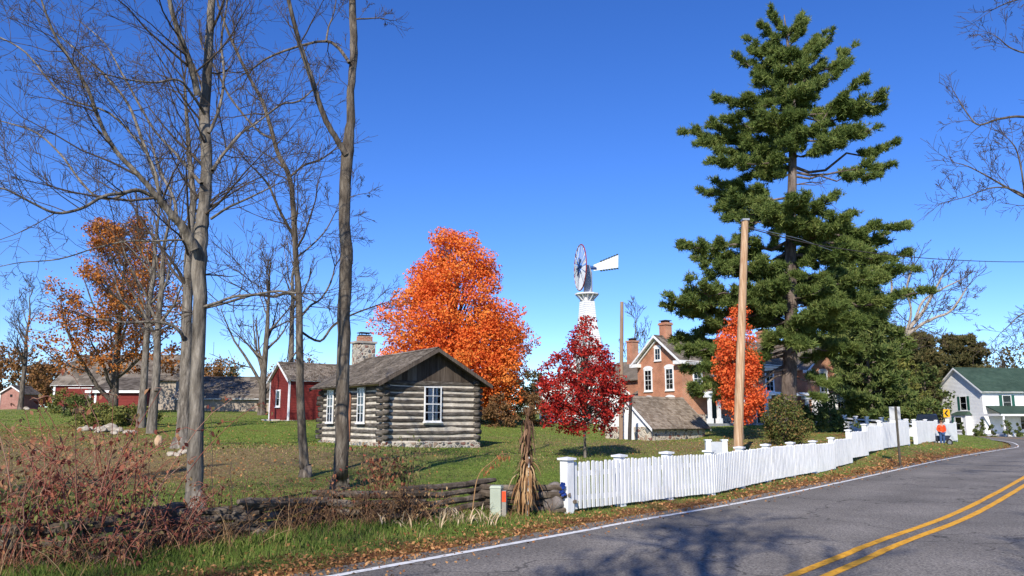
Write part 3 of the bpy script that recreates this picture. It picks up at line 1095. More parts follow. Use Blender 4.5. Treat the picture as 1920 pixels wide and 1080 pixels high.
    c = MB(); c.box(-7.4, -6.55, 4.9, 5.7, 4.9, 8.3); ch = c.build('chimney', M_BRICK, r)
    c = MB(); c.box(-7.48, -6.47, 4.82, 5.78, 8.3, 8.45); c.build('chimney_cap', M_BRICK, ch)
    c = MB(); c.box(-7.25, -6.7, 5.05, 5.55, 8.45, 8.62); c.box(-7.35, -6.6, 4.95, 5.65, 8.62, 8.68); c.build('flue_cover', M_RUST, ch)
brick_house()

# ------------------------------------------------------------------ white house with green roof
def white_house():
    near = Vector((X_at(1848, 92, 0), 92, 0))
    Wd, L = 7.6, 15.0
    o = near + Vector((0, Wd, 0))
    o.z = -.15
    _r = Matrix.Rotation(R(9), 3, 'Z'); o = near + _r @ Vector((0, Wd, 0)); o.z = -.15
    r = thing('white_house', 'white clapboard house with green shingle roof and green shutters beside the road bend', 'house', o, -math.pi / 2 + R(9))
    wh, rise = 5.3, 2.6
    b = MB(); b.box(-.02, Wd + .02, -.02, L + .02, -.6, .25); b.build('foundation', M_STONE, r)
    w_ = MB(); gable_wall_mesh(w_, Wd, 0, wh, rise, .25, .2, 1); gable_wall_mesh(w_, Wd, L, wh, rise, .25, .2, -1)
    w_.box(0, .2, .2, L - .2, .25, wh); w_.box(Wd - .2, Wd, .2, L - .2, .25, wh)
    laps_gable(w_, Wd, 0, wh, rise, .25, .16); laps_side(w_, Wd, L, .25, wh, .16)
    w_.build('wall', M_WHITE, r)
    roof(r, Wd, L, wh, rise, .5, .4, .1, M_SHINGLEG, M_WHITE, rows=16, sw=.4, deck_m=M_WHITE)
    gs = mat('green_shutter_paint', [(.02, .09, .065), (.03, .12, .09)], 3, .6)
    window(r, (4.1, -.03, 3.0), (1, 0, 0), .95, 1.55, 1, 2, .09, .05, M_WHITE, shutters=gs)
    window(r, (Wd + .03, 6.3, 3.1), (0, 1, 0), 1.0, 1.5, 1, 2, .09, .05, M_WHITE, shutters=gs)
    window(r, (Wd + .03, 2.6, 3.1), (0, 1, 0), 1.0, 1.5, 1, 2, .09, .05, M_WHITE, shutters=gs)
    b = MB(); b.box(3.2, 5.6, -.75, -.03, .1, 2.4)
    bay = b.build('bay', M_WHITE, r)
    b = MB(); b.hexa([(3.0, -.95, 2.4), (5.8, -.95, 2.4), (5.8, -.0, 2.4), (3.0, -.0, 2.4), (3.4, -.3, 2.75), (5.4, -.3, 2.75), (5.4, -.02, 2.85), (3.4, -.02, 2.85)])
    b.build('bay_roof', M_SHINGLEG, bay)
    window(r, (3.9, -.76, .7), (1, 0, 0), 1.0, 1.45, 1, 2, .1, .05, M_WHITE, shutters=None)
    b = MB(); b.box(3.3, 3.6, -.80, -.755, .6, 2.2); b.build('shutter', gs, r)
    # porch on the long side
    q = MB()
    P = [(Wd - .0, -.6 + .9, 3.1), (Wd + 2.8, -.2, 2.45), (Wd + 2.8, L, 2.45), (Wd - .0, L, 3.1)]
    P = [(Wd + .03, .3, 3.35), (Wd + 3.0, -.4, 2.5), (Wd + 3.0, L, 2.5), (Wd + .03, L, 3.35)]
    q.hexa(P + [(p[0], p[1], p[2] + .1) for p in P])
    pr = q.build('porch_roof', M_SHINGLEG, r)
    q = MB(); q.box(Wd + 2.82, Wd + 2.98, -.3, L, 2.28, 2.52); q.box(Wd + .03, Wd + 2.82, -.32, -.2, 2.28, 2.52); q.build('porch_beam', M_WHITE, pr)
    q = MB(); q.box(Wd + .03, Wd + 2.9, -.1, L, -.3, .3); q.build('porch_floor', M_WHITE, pr)
    for y in (.05, 4.3, 6.8, 10.5):
        q = MB(); q.box(Wd + 2.78, Wd + 2.94, y - .08, y + .08, .3, 2.28); q.build('porch_post', M_WHITE, r)
    q = MB(); q.box(Wd + 2.8, Wd + 2.9, 4.4, 10.4, 1.0, 1.08)
    for i in range(30):
        q.box(Wd + 2.82, Wd + 2.88, 4.5 + i * .2, 4.56 + i * .2, .3, 1.0)
    q.build('porch_railing', M_WHITE, r)
    window(r, (Wd + .03, 4.6, .8), (0, 1, 0), 1.2, 1.4, 1, 2, .09, .05, M_WHITE)
    d = MB(); d.box(Wd + .03, Wd + .07, 7.2, 8.1, .3, 2.3); d.build('door', gs, r)
white_house()

# ------------------------------------------------------------------ barns on the left
def placed(px0, px1, D, z):
    a = X_at(px0, D, z); b = X_at(px1, D, z)
    return a, b
def barn_like(name, label, cat, px0, px1, D, zb, wh, rise, depth, mw, msh, pitch=.14, trim=M_WHITE, corners=True, oe=.3, og=.3, group=None):
    """ridge parallel to the picture: long side faces the camera. local x = depth, y = along"""
    a, b = placed(px0, px1, D, zb)
    L = b - a
    # x axis points toward the camera: frame x=(0,-1), y=(1,0)
    o = Vector((a, D + depth, zb))
    r = thing(name, label, cat, o, -math.pi / 2, group)
    w_ = MB(); gable_wall_mesh(w_, depth, 0, wh, rise, -.6, .12, 1); gable_wall_mesh(w_, depth, L, wh, rise, -.6, .12, -1)
    w_.box(0, .12, .12, L - .12, -.6, wh); w_.box(depth - .12, depth, .12, L - .12, -.6, wh)
    if pitch:
        laps_side(w_, depth, L, 0, wh, pitch); laps_gable(w_, depth, 0, wh, rise, 0, pitch)
    w_.build('wall', mw, r)
    roof(r, depth, L, wh, rise, oe, og, .08, msh, trim, rows=14, sw=.45, deck_m=trim)
    if corners:
        corner_boards(r, [(depth, 0), (depth, L)], wh, trim, .2)
    return r, L
r_, L_ = barn_like('red_barn', 'large dark red barn under the orange oak on the left', 'barn', 99, 318, 82, 2.45, 2.9, 3.2, 9, M_RED, M_SHINGLE)
d = MB(); d.box(9.03, 9.09, 1.6, 3.4, .0, 2.4); dd = d.build('barn_door', M_RED, r_)
d = MB(); d.box(9.03, 9.08, 1.4, 3.8, 2.42, 2.5); d.build('door_rail', M_WHITE, dd)
def leanto():
    a, b = placed(166, 264, 76, 2.3)
    L = b - a
    r = thing('barn_annex', 'low red annex with white eave in front of the large red barn', 'barn', (a, 76, 2.15), 0)
    w_ = MB(); w_.box(0, L, 0, .12, -.6, 2.15); w_.box(0, .12, .12, 5.5, -.6, 2.15); w_.box(L - .12, L, .12, 5.5, -.6, 2.15)
    z = 0
    while z < 2.1:
        w_.poly([(0, -.026, z), (L, -.026, z), (L, -.006, z + .14), (0, -.006, z + .14)]); z += .14
    w_.build('wall', M_RED, r)
    q = MB(); P = [(-.3, -.35, 2.1), (L + .3, -.35, 2.1), (L + .3, 5.9, 3.75), (-.3, 5.9, 3.75)]
    q.hexa(P + [(p[0], p[1], p[2] + .1) for p in P])
    for rr in range(14):
        y0 = -.37 + rr * .447
        x = -.3
        while x < L + .3:
            w2 = min(random.uniform(.3, .5), L + .3 - x)
            z0 = 2.1 + (y0 + .35) * .264 + .135; z1 = z0 + .447 * .264 - .02
            q.poly([(x, y0, z0), (x + w2 - .01, y0, z0), (x + w2 - .01, y0 + .46, z1), (x, y0 + .46, z1)])
            x += w2
    q.build('roof', M_SHINGLE, r)
    q = MB(); q.box(-.3, L + .3, -.40, -.36, 2.05, 2.28); q.build('fascia', M_WHITE, r)
    for x in (0.0, .55):
        q = MB(); q.box(x - .1, x + .1, -.06, -.03, 1.1, 2.15); q.build('corner_board', M_WHITE, r)
leanto()
barn_like('wooden_barn', 'weathered brown wooden barn half hidden behind the big leaning trunk', 'barn', 292, 326, 74, 2.1, 3.3, 1.3, 4, M_OLDWOOD, M_SHINGLE, 0, M_GABLE, False)
barn_like('plank_barn', 'long low barn of pale weathered planks with grey roof beyond the lawn', 'barn', 330, 520, 70, 1.95, 1.75, 1.75, 6, M_OLDWOOD, M_SHINGLE, 0, M_WHITE, False, oe=.45)
def small_shed_left():
    D = 85
    a, b = placed(-2, 40, D, 2.8)
    Wd = b - a
    r = thing('small_shed', 'small faded pink shed with white corner boards at the left edge', 'shed', (a, D, 2.75), 0)
    w_ = MB(); gable_wall_mesh(w_, Wd, 0, 1.75, .75, -.5, .1, 1); gable_wall_mesh(w_, Wd, 3, 1.75, .75, -.5, .1, -1)
    w_.box(0, .1, .1, 2.9, -.5, 1.75); w_.box(Wd - .1, Wd, .1, 2.9, -.5, 1.75); laps_gable(w_, Wd, 0, 1.75, .75, 0, .14)
    w_.build('wall', M_REDOLD, r)
    roof(r, Wd, 3, 1.75, .75, .2, .2, .05, M_SHINGLE, M_WHITE, rows=8, sw=.3)
    corner_boards(r, [(0, 0), (Wd, 0)], 1.75, M_WHITE, .2)
    b = MB(); b.box(Wd / 2 - .12, Wd / 2 + .12, -.06, -.03, 1.35, 1.6); b.build('vent', M_DARK, r)
small_shed_left()

# ------------------------------------------------------------------ windmill and pump house
def windmill():
    D = 75
    base = Vector((X_at(1104, D, 2), D, 1.4))
    r = thing('windmill', 'tall white windmill with round bladed wheel and tail vane', 'windmill', base)
    def zz(py): return Z_at(py, D) - base.z
    zt = zz(553)
    b = MB()
    prof = [(0, 1.5), (4.0, 1.1), (8, .85), (zz(610), .66), (zt, .46)]
    for i in range(len(prof) - 1):
        (z0, a0), (z1, a1) = prof[i], prof[i + 1]
        b.hexa([(-a0, -a0, z0), (a0, -a0, z0), (a0, a0, z0), (-a0, a0, z0), (-a1, -a1, z1), (a1, -a1, z1), (a1, a1, z1), (-a1, a1, z1)])
    for k in range(60):
        z = k * zt / 60
        for i in range(len(prof) - 1):
            if prof[i][0] <= z <= prof[i + 1][0]:
                t = (z - prof[i][0]) / (prof[i + 1][0] - prof[i][0]); a = prof[i][1] * (1 - t) + prof[i + 1][1] * t + .02
        b.box(-a, a, -a, a, z, z + .03)
    tw = b.build('tower', M_WHITE, r)
    tw.rotation_euler = (0, 0, R(28))
    q = MB()
    n = 12
    for ring, (rad, z0, z1) in enumerate(((1.15, zt, zt + .12),)):
        P = [(math.cos(2 * math.pi * i / n) * rad, math.sin(2 * math.pi * i / n) * rad) for i in range(n)]
        k = len(q.v)
        q.v += [(x, y, z0) for x, y in P] + [(x, y, z1) for x, y in P]
        q.f += [tuple(range(k + n - 1, k - 1, -1)), tuple(range(k + n, k + 2 * n))] + [(k + i, k + (i + 1) % n, k + n + (i + 1) % n, k + n + i) for i in range(n)]
    pl = q.build('platform', M_WHITE, r)
    q = MB()
    for i in range(n):
        a = 2 * math.pi * i / n
        q.beam((math.cos(a) * .55, math.sin(a) * .55, zt - .55), (math.cos(a) * 1.05, math.sin(a) * 1.05, zt - .02), .08, .1)
    q.build('bracket', M_WHITE, pl)
    zh = zz(502)
    q = MB()
    q.tube([(.1, 0, zt + .1), (.18, 0, zh - .5), (.1, 0, zh + .25)], [.46, .36, .2], 10)
    q.build('tower_cap', mat('shaded_blue_grey', [(.30, .33, .38), (.42, .45, .50)], 3, .6), r)  # tower head lies in shadow: its blue-grey shade is put into the colour
    ax = Vector((-.985, -.175, 0)).normalized()          # from tower towards the wheel
    sd = Vector((0, 0, 1)).cross(ax).normalized()
    up = Vector((0, 0, 1))
    hub = ax * .62 + up * zh
    RW = 2.18
    bl = MB()
    nb = 18
    for i in range(nb):
        a0 = 2 * math.pi * (i + .01) / nb; a1 = 2 * math.pi * (i + .97) / nb
        def pt(rr, a, t): return hub + (sd * math.cos(a) + up * math.sin(a)) * rr + ax * t
        bl.hexa([pt(.5, a0, .05), pt(RW, a0, .07), pt(RW, a1, -.06), pt(.5, a1, -.04), pt(.5, a0, .07), pt(RW, a0, .09), pt(RW, a1, -.04), pt(.5, a1, -.02)])
    wheel = bl.build('wheel_blades', M_WHITE, r)
    rim = MB()
    for rad in (RW + .03, 1.35, .72):
        pts = [hub + (sd * math.cos(2 * math.pi * i / 36) + up * math.sin(2 * math.pi * i / 36)) * rad for i in range(37)]
        if rad > 2:
            rim.tube(pts, .055, 6, False)
    rim.build('rim', mat('dark_red_trim', [(.20, .02, .02), (.28, .04, .035)], 3), wheel)
    sp = MB()
    for i in range(6):
        a = math.pi * 2 * i / 6 + .2
        sp.tube([hub + ax * .14, hub + (sd * math.cos(a) + up * math.sin(a)) * RW + ax * .1], .018, 5)
    sp.tube([hub - ax * .6, hub + ax * .25], .13, 8)
    for i in range(8):
        a = math.pi * 2 * i / 8
        sp.beam(hub + ax * .12, hub + (sd * math.cos(a) + up * math.sin(a)) * .95 + ax * .12, .12, .05, up=tuple(ax))
    sp.build('spokes', mat('dark_blue_trim', [(.012, .03, .10), (.02, .045, .14)], 3), wheel)
    # tail vane
    tl = MB()
    dn = -ax
    def tp(s, h, t=0): return Vector((0, 0, zh)) + dn * s + up * h + sd * t
    tl.hexa([tp(.7, -.28, -.02), tp(3.15, .12, -.02), tp(3.15, .12, .02), tp(.7, -.28, .02), tp(.7, .30, -.02), tp(3.2, 1.38, -.02), tp(3.2, 1.38, .02), tp(.7, .30, .02)])
    tail = tl.build('tail_vane', M_WHITE, r)
    e = MB(); e2 = MB()
    blu = mat('dark_green_scallop', [(.03, .05, .04), (.05, .08, .06)], 3)
    for k in range(7):
        s0 = 1.35 + k * .27
        hu = .30 + (s0 - .7) / 2.5 * 1.08
        e.hexa([tp(s0, hu, -.03), tp(s0 + .22, hu + .08, -.03), tp(s0 + .22, hu + .08, .03), tp(s0, hu, .03), tp(s0, hu + .14, -.03), tp(s0 + .22, hu + .22, -.03), tp(s0 + .22, hu + .22, .03), tp(s0, hu + .14, .03)])
        hl = -.28 + (s0 - .7) / 2.45 * .40
        e2.hexa([tp(s0, hl - .13, -.03), tp(s0 + .22, hl - .14, -.03), tp(s0 + .22, hl - .14, .03), tp(s0, hl - .13, .03), tp(s0, hl + .01, -.03), tp(s0 + .22, hl, -.03), tp(s0 + .22, hl, .03), tp(s0, hl + .01, .03)])
    e.build('vane_edging', blu, tail); e2.build('vane_edging', blu, tail)
    e = MB(); e.beam(tp(-.3, -.05), tp(1.0, -.05), .10, .22); e.beam(tp(-.2, .25), tp(.9, .1), .06, .06); e.build('vane_arm', mat('dark_blue_trim', []), tail)
    e = MB()
    for k in range(4):
        e.hexa([tp(1.9 + k * .28, .30, -.026), tp(2.1 + k * .28, .33, -.026), tp(2.1 + k * .28, .33, -.021), tp(1.9 + k * .28, .30, -.021), tp(1.9 + k * .28, .62, -.026), tp(2.1 + k * .28, .68, -.026), tp(2.1 + k * .28, .68, -.021), tp(1.9 + k * .28, .62, -.021)])
    e.build('faded_lettering', mat('faded_pink', [(.55, .42, .50), (.62, .5, .56)], 4), tail)
windmill()
def pump_house():
    D = 70
    a, b = placed(1014, 1176, D, 2)
    Wd = b - a
    r = thing('pump_house', 'white clapboard building at the windmill foot behind the red maple', 'building', (a, D, 1.2), 0)
    wh, rise = 2.9, 2.9
    w_ = MB(); gable_wall_mesh(w_, Wd, 0, wh, rise, 0, .15, 1); gable_wall_mesh(w_, Wd, 3.2, wh, rise, 0, .15, -1)
    w_.box(0, .15, .15, 3.05, 0, wh); w_.box(Wd - .15, Wd, .15, 3.05, 0, wh); laps_gable(w_, Wd, 0, wh, rise, 0, .15)
    w_.build('wall', M_WHITE, r)
    roof(r, Wd, 3.2, wh, rise, .25, .25, .08, M_SHINGLE, M_WHITE, rows=12, sw=.35, deck_m=M_WHITE)
    window(r, (1.2, -.03, 1.0), (1, 0, 0), .8, 1.4, 2, 4); window(r, (5.2, -.03, 1.0), (1, 0, 0), .8, 1.4, 2, 4)
    b = MB(); b.box(-.1, Wd + .1, -.1, 3.3, -.6, 0); b.build('foundation', M_STONE, r)
pump_house()
#@@PART2
# ------------------------------------------------------------------ tubes for trees
class TB:
    def __init__(s):
        s.g = {}
        s.tips = []
    def add(s, pts, rad, n):
        s.g.setdefault((len(pts), n), []).append((pts, rad))
    def build(s, name, m, parent=None):
        Vs, Fs, off = [], [], 0
        for (k, n), L in s.g.items():
            P = np.array([a for a, _ in L], float)            # (K,k,3)
            Rr = np.array([b for _, b in L], float)           # (K,k)
            K = len(L)
            T = np.empty_like(P)
            T[:, 1:-1] = P[:, 2:] - P[:, :-2]
            T[:, 0] = P[:, 1] - P[:, 0]
            T[:, -1] = P[:, -1] - P[:, -2]
            T /= np.linalg.norm(T, axis=2)[..., None] + 1e-9
            av = T.mean(1)
            ref = np.where((np.abs(av[:, 2]) > .8)[:, None], np.array([[1.0, 0, 0]]), np.array([[0, 0, 1.0]]))
            X = np.cross(T, ref[:, None])
            X /= np.linalg.norm(X, axis=2)[..., None] + 1e-9
            Y = np.cross(T, X)
            an = 2 * np.pi * np.arange(n) / n
            V = P[:, :, None] + (X[:, :, None] * np.cos(an)[None, None, :, None] + Y[:, :, None] * np.sin(an)[None, None, :, None]) * Rr[:, :, None, None]
            idx = off + np.arange(K * k * n).reshape(K, k, n)
            a = idx[:, :-1]
            b = np.roll(a, -1, 2)
            c = idx[:, 1:]
            d = np.roll(c, -1, 2)
            Fs.append(np.stack([a.ravel(), b.ravel(), d.ravel(), c.ravel()], 1))
            Vs.append(V.reshape(-1, 3))
            off += K * k * n
        return np_mesh(name, np.concatenate(Vs), np.concatenate(Fs), m, parent, smooth=True)
rnd = random.Random(11)
def unit(v):
    l = math.sqrt(v[0] * v[0] + v[1] * v[1] + v[2] * v[2]) or 1e-9
    return (v[0] / l, v[1] / l, v[2] / l)
def offdir(d, ang, az):
    ref = (0, 0, 1) if abs(d[2]) < .9 else (1, 0, 0)
    x = unit((d[1] * ref[2] - d[2] * ref[1], d[2] * ref[0] - d[0] * ref[2], d[0] * ref[1] - d[1] * ref[0]))
    y = (d[1] * x[2] - d[2] * x[1], d[2] * x[0] - d[0] * x[2], d[0] * x[1] - d[1] * x[0])
    ca, sa = math.cos(ang), math.sin(ang)
    cz, sz = math.cos(az), math.sin(az)
    return unit(tuple(d[i] * ca + (x[i] * cz + y[i] * sz) * sa for i in range(3)))
def grow(tb, p, d, L, r, lev, kids=(7, 5, 4), rmin=.003, wob=.22, up=.05, spread=(.5, 1.0), tbr=None, ratio=.5):
    """a wandering tapering branch with recursive side branches. lev 0 = last twig"""
    n = 6 if lev >= 2 else 5 if lev == 1 else 4
    pts = [p]; rad = [max(r, rmin)]
    dd = d
    seg = L / (n - 1)
    dirs = [d]
    for i in range(1, n):
        dd = unit((dd[0] + rnd.uniform(-wob, wob), dd[1] + rnd.uniform(-wob, wob), dd[2] + rnd.uniform(-wob, wob) + up))
        q = pts[-1]
        pts.append((q[0] + dd[0] * seg, q[1] + dd[1] * seg, q[2] + dd[2] * seg))
        dirs.append(dd)
        t = i / (n - 1)
        rad.append(max(r * (1 - .78 * t), rmin))
    (tbr if (tbr is not None and lev >= 2) else tb).add(pts, rad, 6 if r > .05 else 4 if r > .012 else 3)
    if lev == 0:
        tb.tips.append(pts[-1]); tb.tips.append(pts[2])
        return
    k = kids[min(lev - 1, len(kids) - 1)]
    for j in range(k):
        t = .22 + .78 * (j + rnd.random()) / k
        f = t * (n - 1)
        i = min(int(f), n - 2)
        a = f - i
        q = tuple(pts[i][c] * (1 - a) + pts[i + 1][c] * a for c in range(3))
        nd = offdir(dirs[i + 1], rnd.uniform(*spread), rnd.uniform(0, 2 * math.pi))
        nd = unit((nd[0], nd[1], nd[2] + .12))
        rr = r * (1 - .78 * t)
        grow(tb, q, nd, L * rnd.uniform(.35, .65) * (1.12 - .5 * t), max(rr * ratio, rmin), lev - 1, kids, rmin, wob, up, spread, tbr, ratio)
def smooth_path(P, Rr, m=4):
    P = [tuple(p) for p in P]
    Q, S_ = [], []
    n = len(P)
    for i in range(n - 1):
        a, b, c, d = P[max(i - 1, 0)], P[i], P[i + 1], P[min(i + 2, n - 1)]
        for j in range(m):
            t = j / m
            Q.append(tuple(.5 * (2 * b[k] + (-a[k] + c[k]) * t + (2 * a[k] - 5 * b[k] + 4 * c[k] - d[k]) * t * t + (-a[k] + 3 * b[k] - 3 * c[k] + d[k]) * t ** 3) for k in range(3)))
            S_.append(Rr[i] * (1 - t) + Rr[i + 1] * t)
    Q.append(P[-1]); S_.append(Rr[-1])
    return Q, S_
def limb(tbT, tb, base, path, D, dD=0.0, kids=10, klen=2.0, lev=2, rmin=.0035, start=.15, nk=(6, 5, 4), up=.05, sides=8, root_flare=False, D0=None):
    """path: [(px,py,width_px)...] read off the photograph, at distance D going to D+dD at its end"""
    n = len(path)
    pts, rad = [], []
    for i, (px, py, wpx) in enumerate(path):
        d = (D0 if D0 is not None else D) * (1 - i / (n - 1)) + (D + dD) * i / (n - 1) if n > 1 else D
        p = W(px, py, d) - base
        pts.append(tuple(p)); rad.append(max(wpx / F * d / 2 * .88, rmin))
    pts, rad = smooth_path(pts, rad)
    # gentle roughness
    pts = [tuple(c + rnd.uniform(-.12, .12) * rad[i] for c in p) for i, p in enumerate(pts)]
    if root_flare:
        p0 = pts[0]
        pts = [(p0[0], p0[1], p0[2] - .25), (p0[0], p0[1], p0[2] + .02), (p0[0], p0[1], p0[2] + .28)] + pts[1:]
        rad = [rad[0] * 1.65, rad[0] * 1.38, rad[0] * 1.06] + rad[1:]
    tbT.add(pts, rad, sides)
    N = len(pts)
    for j in range(kids):
        t = start + (1 - start) * (j + rnd.random()) / kids
        i = min(int(t * (N - 1)), N - 2)
        a, b = pts[i], pts[i + 1]
        d = unit(tuple(b[k] - a[k] for k in range(3)))
        nd = offdir(d, rnd.uniform(.6, 1.15), rnd.uniform(0, 2 * math.pi))
        L = klen * rnd.uniform(.55, 1.25) * (1.15 - .55 * t)
        grow(tb, a, nd, L, max(min(rad[i] * .45, L * .014), rmin), lev, nk, rmin, up=up, tbr=tb)
    # the limb's own end forks into twigs
    d = unit(tuple(pts[-1][k] - pts[-3][k] for k in range(3)))
    for _ in range(3):
        grow(tb, pts[-1], offdir(d, rnd.uniform(.1, .5), rnd.uniform(0, 6.28)), klen * rnd.uniform(.5, .9), max(rad[-1] * .8, rmin), max(lev - 1, 1), nk, rmin, up=up)
    return pts, rad

# ------------------------------------------------------------------ foliage
def rot_frames(n, up_bias=0.0, normals=None, jitter=1.0):
    a = NP.normal(size=(n, 3)) * jitter
    if normals is not None:
        a = a + normals
    a[:, 2] += up_bias
    a /= np.linalg.norm(a, axis=1)[:, None] + 1e-9
    b = NP.normal(size=(n, 3))
    b -= (b * a).sum(1)[:, None] * a
    b /= np.linalg.norm(b, axis=1)[:, None] + 1e-9
    return a, b, np.cross(a, b)
def leaves(name, C, size, m, parent=None, kind='quad', up=.5, normals=None, jit=1.0, aspect=.62):
    C = np.asarray(C, float)
    n = len(C)
    nn, b, c = rot_frames(n, up, normals, jit)
    s = (NP.uniform(.65, 1.35, n) * size)[:, None]
    if kind == 'quad':
        V = np.stack([C - b * s * .5, C + c * s * aspect * .5 + nn * s * .12, C + b * s * .5, C - c * s * aspect * .5 + nn * s * .12], 1)
        Fq = np.arange(n * 4).reshape(n, 4)
    else:  # pointed six sided leaf, slightly cupped
        sh = [(-.5, 0, 0), (-.15, .30, .08), (.18, .24, .06), (.5, 0, 0), (.18, -.24, .06), (-.15, -.30, .08)]
        V = np.stack([C + b * s * x + c * s * y * aspect / .62 + nn * s * z for x, y, z in sh], 1)
        Fq = np.arange(n * 6).reshape(n, 6)
    return np_mesh(name, V.reshape(-1, 3), Fq, m, parent)
M_LORANGE = mat('orange_leaves', [(.62, .09, .03), (.80, .17, .038), (.85, .25, .05), (.82, .36, .08)], .42, .7, island=.38, trans=.28, detail=3, spec=.1)
M_LRED = mat('crimson_leaves', [(.09, .009, .011), (.30, .018, .02), (.55, .045, .03), (.20, .026, .018)], 1.1, .75, island=.6, trans=.2, spec=.08)
M_LSCAR = mat('scarlet_leaves', [(.62, .08, .03), (.80, .155, .045), (.86, .26, .075)], 1.1, .7, island=.5, trans=.28, spec=.1)
M_LOAK = mat('rusty_oak_leaves', [(.22, .07, .022), (.42, .14, .035), (.55, .22, .05), (.44, .23, .07)], .8, .7, island=.6, trans=.28, spec=.1)
M_LBROWN = mat('dull_brown_leaves', [(.10, .055, .03), (.20, .11, .05), (.28, .17, .07)], .5, .85, island=.6, trans=.15, spec=.05)
M_LGREEN = mat('dull_green_leaves', [(.04, .065, .02), (.09, .125, .035), (.20, .20, .07)], .8, .8, island=.6, trans=.15, spec=.1)
M_NEEDLE = mat('pine_needles', [(.05, .085, .022), (.135, .19, .045), (.31, .335, .10)], 1.0, .7, island=.5, trans=.25, spec=.2)
M_NEEDLED = mat('dark_conifer_needles', [(.045, .08, .024), (.12, .165, .045), (.27, .28, .09)], .8, .75, island=.5, trans=.2, spec=.15)
M_NEEDLEB = mat('bronze_conifer_foliage', [(.045, .05, .02), (.11, .105, .04), (.22, .16, .07)], .5, .8, island=.55, trans=.1, spec=.1)
M_OLIVE = mat('olive_autumn_leaves', [(.07, .09, .025), (.16, .17, .045), (.28, .25, .07)], .6, .8, island=.6, trans=.2, spec=.1)

def blob_points(cs, rs, per, flat=.8, shell=.35):
    """leaf centres over the shells of many small clumps"""
    C, Nn = [], []
    for c, r, k in zip(cs, rs, per):
        d = NP.normal(size=(k, 3))
        d /= np.linalg.norm(d, axis=1)[:, None]
        t = 1 - np.abs(NP.normal(size=k)) * shell
        C.append(np.asarray(c) + d * (t * r)[:, None] * np.array([1, 1, flat]))
        Nn.append(d)
    return np.concatenate(C), np.concatenate(Nn)
def crown_tree(name, label, cat, base, prof, leafm, bark, nb, br, leaf, per, trunk_r, trunk_h, flat=.8, group=None, xs=1.0, ys=1.0, shell=.35, inner=.5, off=None, lean=0.0, up=.4, seed=0):
    """prof: [(z, radius left, radius right)], left/right along world x"""
    global NP
    NP = np.random.default_rng(100 + seed)
    r = thing(name, label, cat, base, 0, group)
    zs = [p[0] for p in prof]
    rl = [p[1] for p in prof]; rr = [p[2] for p in prof]
    cs, rs = [], []
    area = [(a + b) for a, b in zip(rl, rr)]
    cum = np.concatenate([[0], np.cumsum([(area[i] + area[i + 1]) / 2 * (zs[i + 1] - zs[i]) for i in range(len(zs) - 1)])])
    while len(cs) < nb:
        u = NP.uniform(0, cum[-1])
        z = np.interp(u, cum, zs)
        az = NP.uniform(0, 2 * np.pi)
        L_, R_ = np.interp(z, zs, rl), np.interp(z, zs, rr)
        rad = (R_ if math.cos(az) > 0 else L_)
        mean = (L_ + R_) / 2
        ex = rad * abs(math.cos(az)) ** 2 + mean * (1 - abs(math.cos(az)) ** 2)
        ex *= 1 + .11 * math.sin(az * 3 + z * 1.1 + seed) + .08 * math.sin(az * 5 - z * 1.9)
        q = NP.uniform(inner, 1.0) ** .6
        b_ = br * NP.uniform(.6, 1.3) * (.55 + .45 * min(1, mean / max(area) * 2))
        k = max(0.0, ex - b_ * .55) * q
        cs.append((math.cos(az) * k * xs, math.sin(az) * k * ys, z))
        rs.append(b_)
    C, Nn = blob_points(cs, rs, [int(per * (x / br) ** 2) + 4 for x in rs], flat, shell)
    leaves('crown', C, leaf, leafm, r, up=up, normals=Nn * .8)
    tb = TB()
    pts = [(0, 0, -.3), (0, 0, .1), (0, 0, trunk_h * .4), (lean * .5, 0, trunk_h * .7), (lean, 0, trunk_h)]
    top = zs[-1] * .93
    pts2, rad2 = smooth_path(pts + [(lean, 0, trunk_h + (top - trunk_h) * .5), (lean * .8, 0, top)], [trunk_r * 1.5, trunk_r * 1.15, trunk_r, trunk_r * .9, trunk_r * .85, trunk_r * .45, trunk_r * .08])
    tb.add(pts2, rad2, 8)
    for c, b_ in zip(cs, rs):
        if NP.random() < .55:
            z0 = trunk_h * .9 + max(0, (c[2] - trunk_h)) * NP.uniform(.15, .6)
            z0 = min(z0, top * .95)
            fr = max(0.02, trunk_r * .33 * (1 - z0 / (top * 1.2)))
            m1 = tuple((0.5 * c[i] + .5 * (lean, 0, z0)[i]) + (0, 0, .12 * br)[i] for i in range(3))
            tb.add([(lean, 0, z0), m1, c], [fr, fr * .6, fr * .2], 4)
    tb.build('trunk', bark, r)
    return r

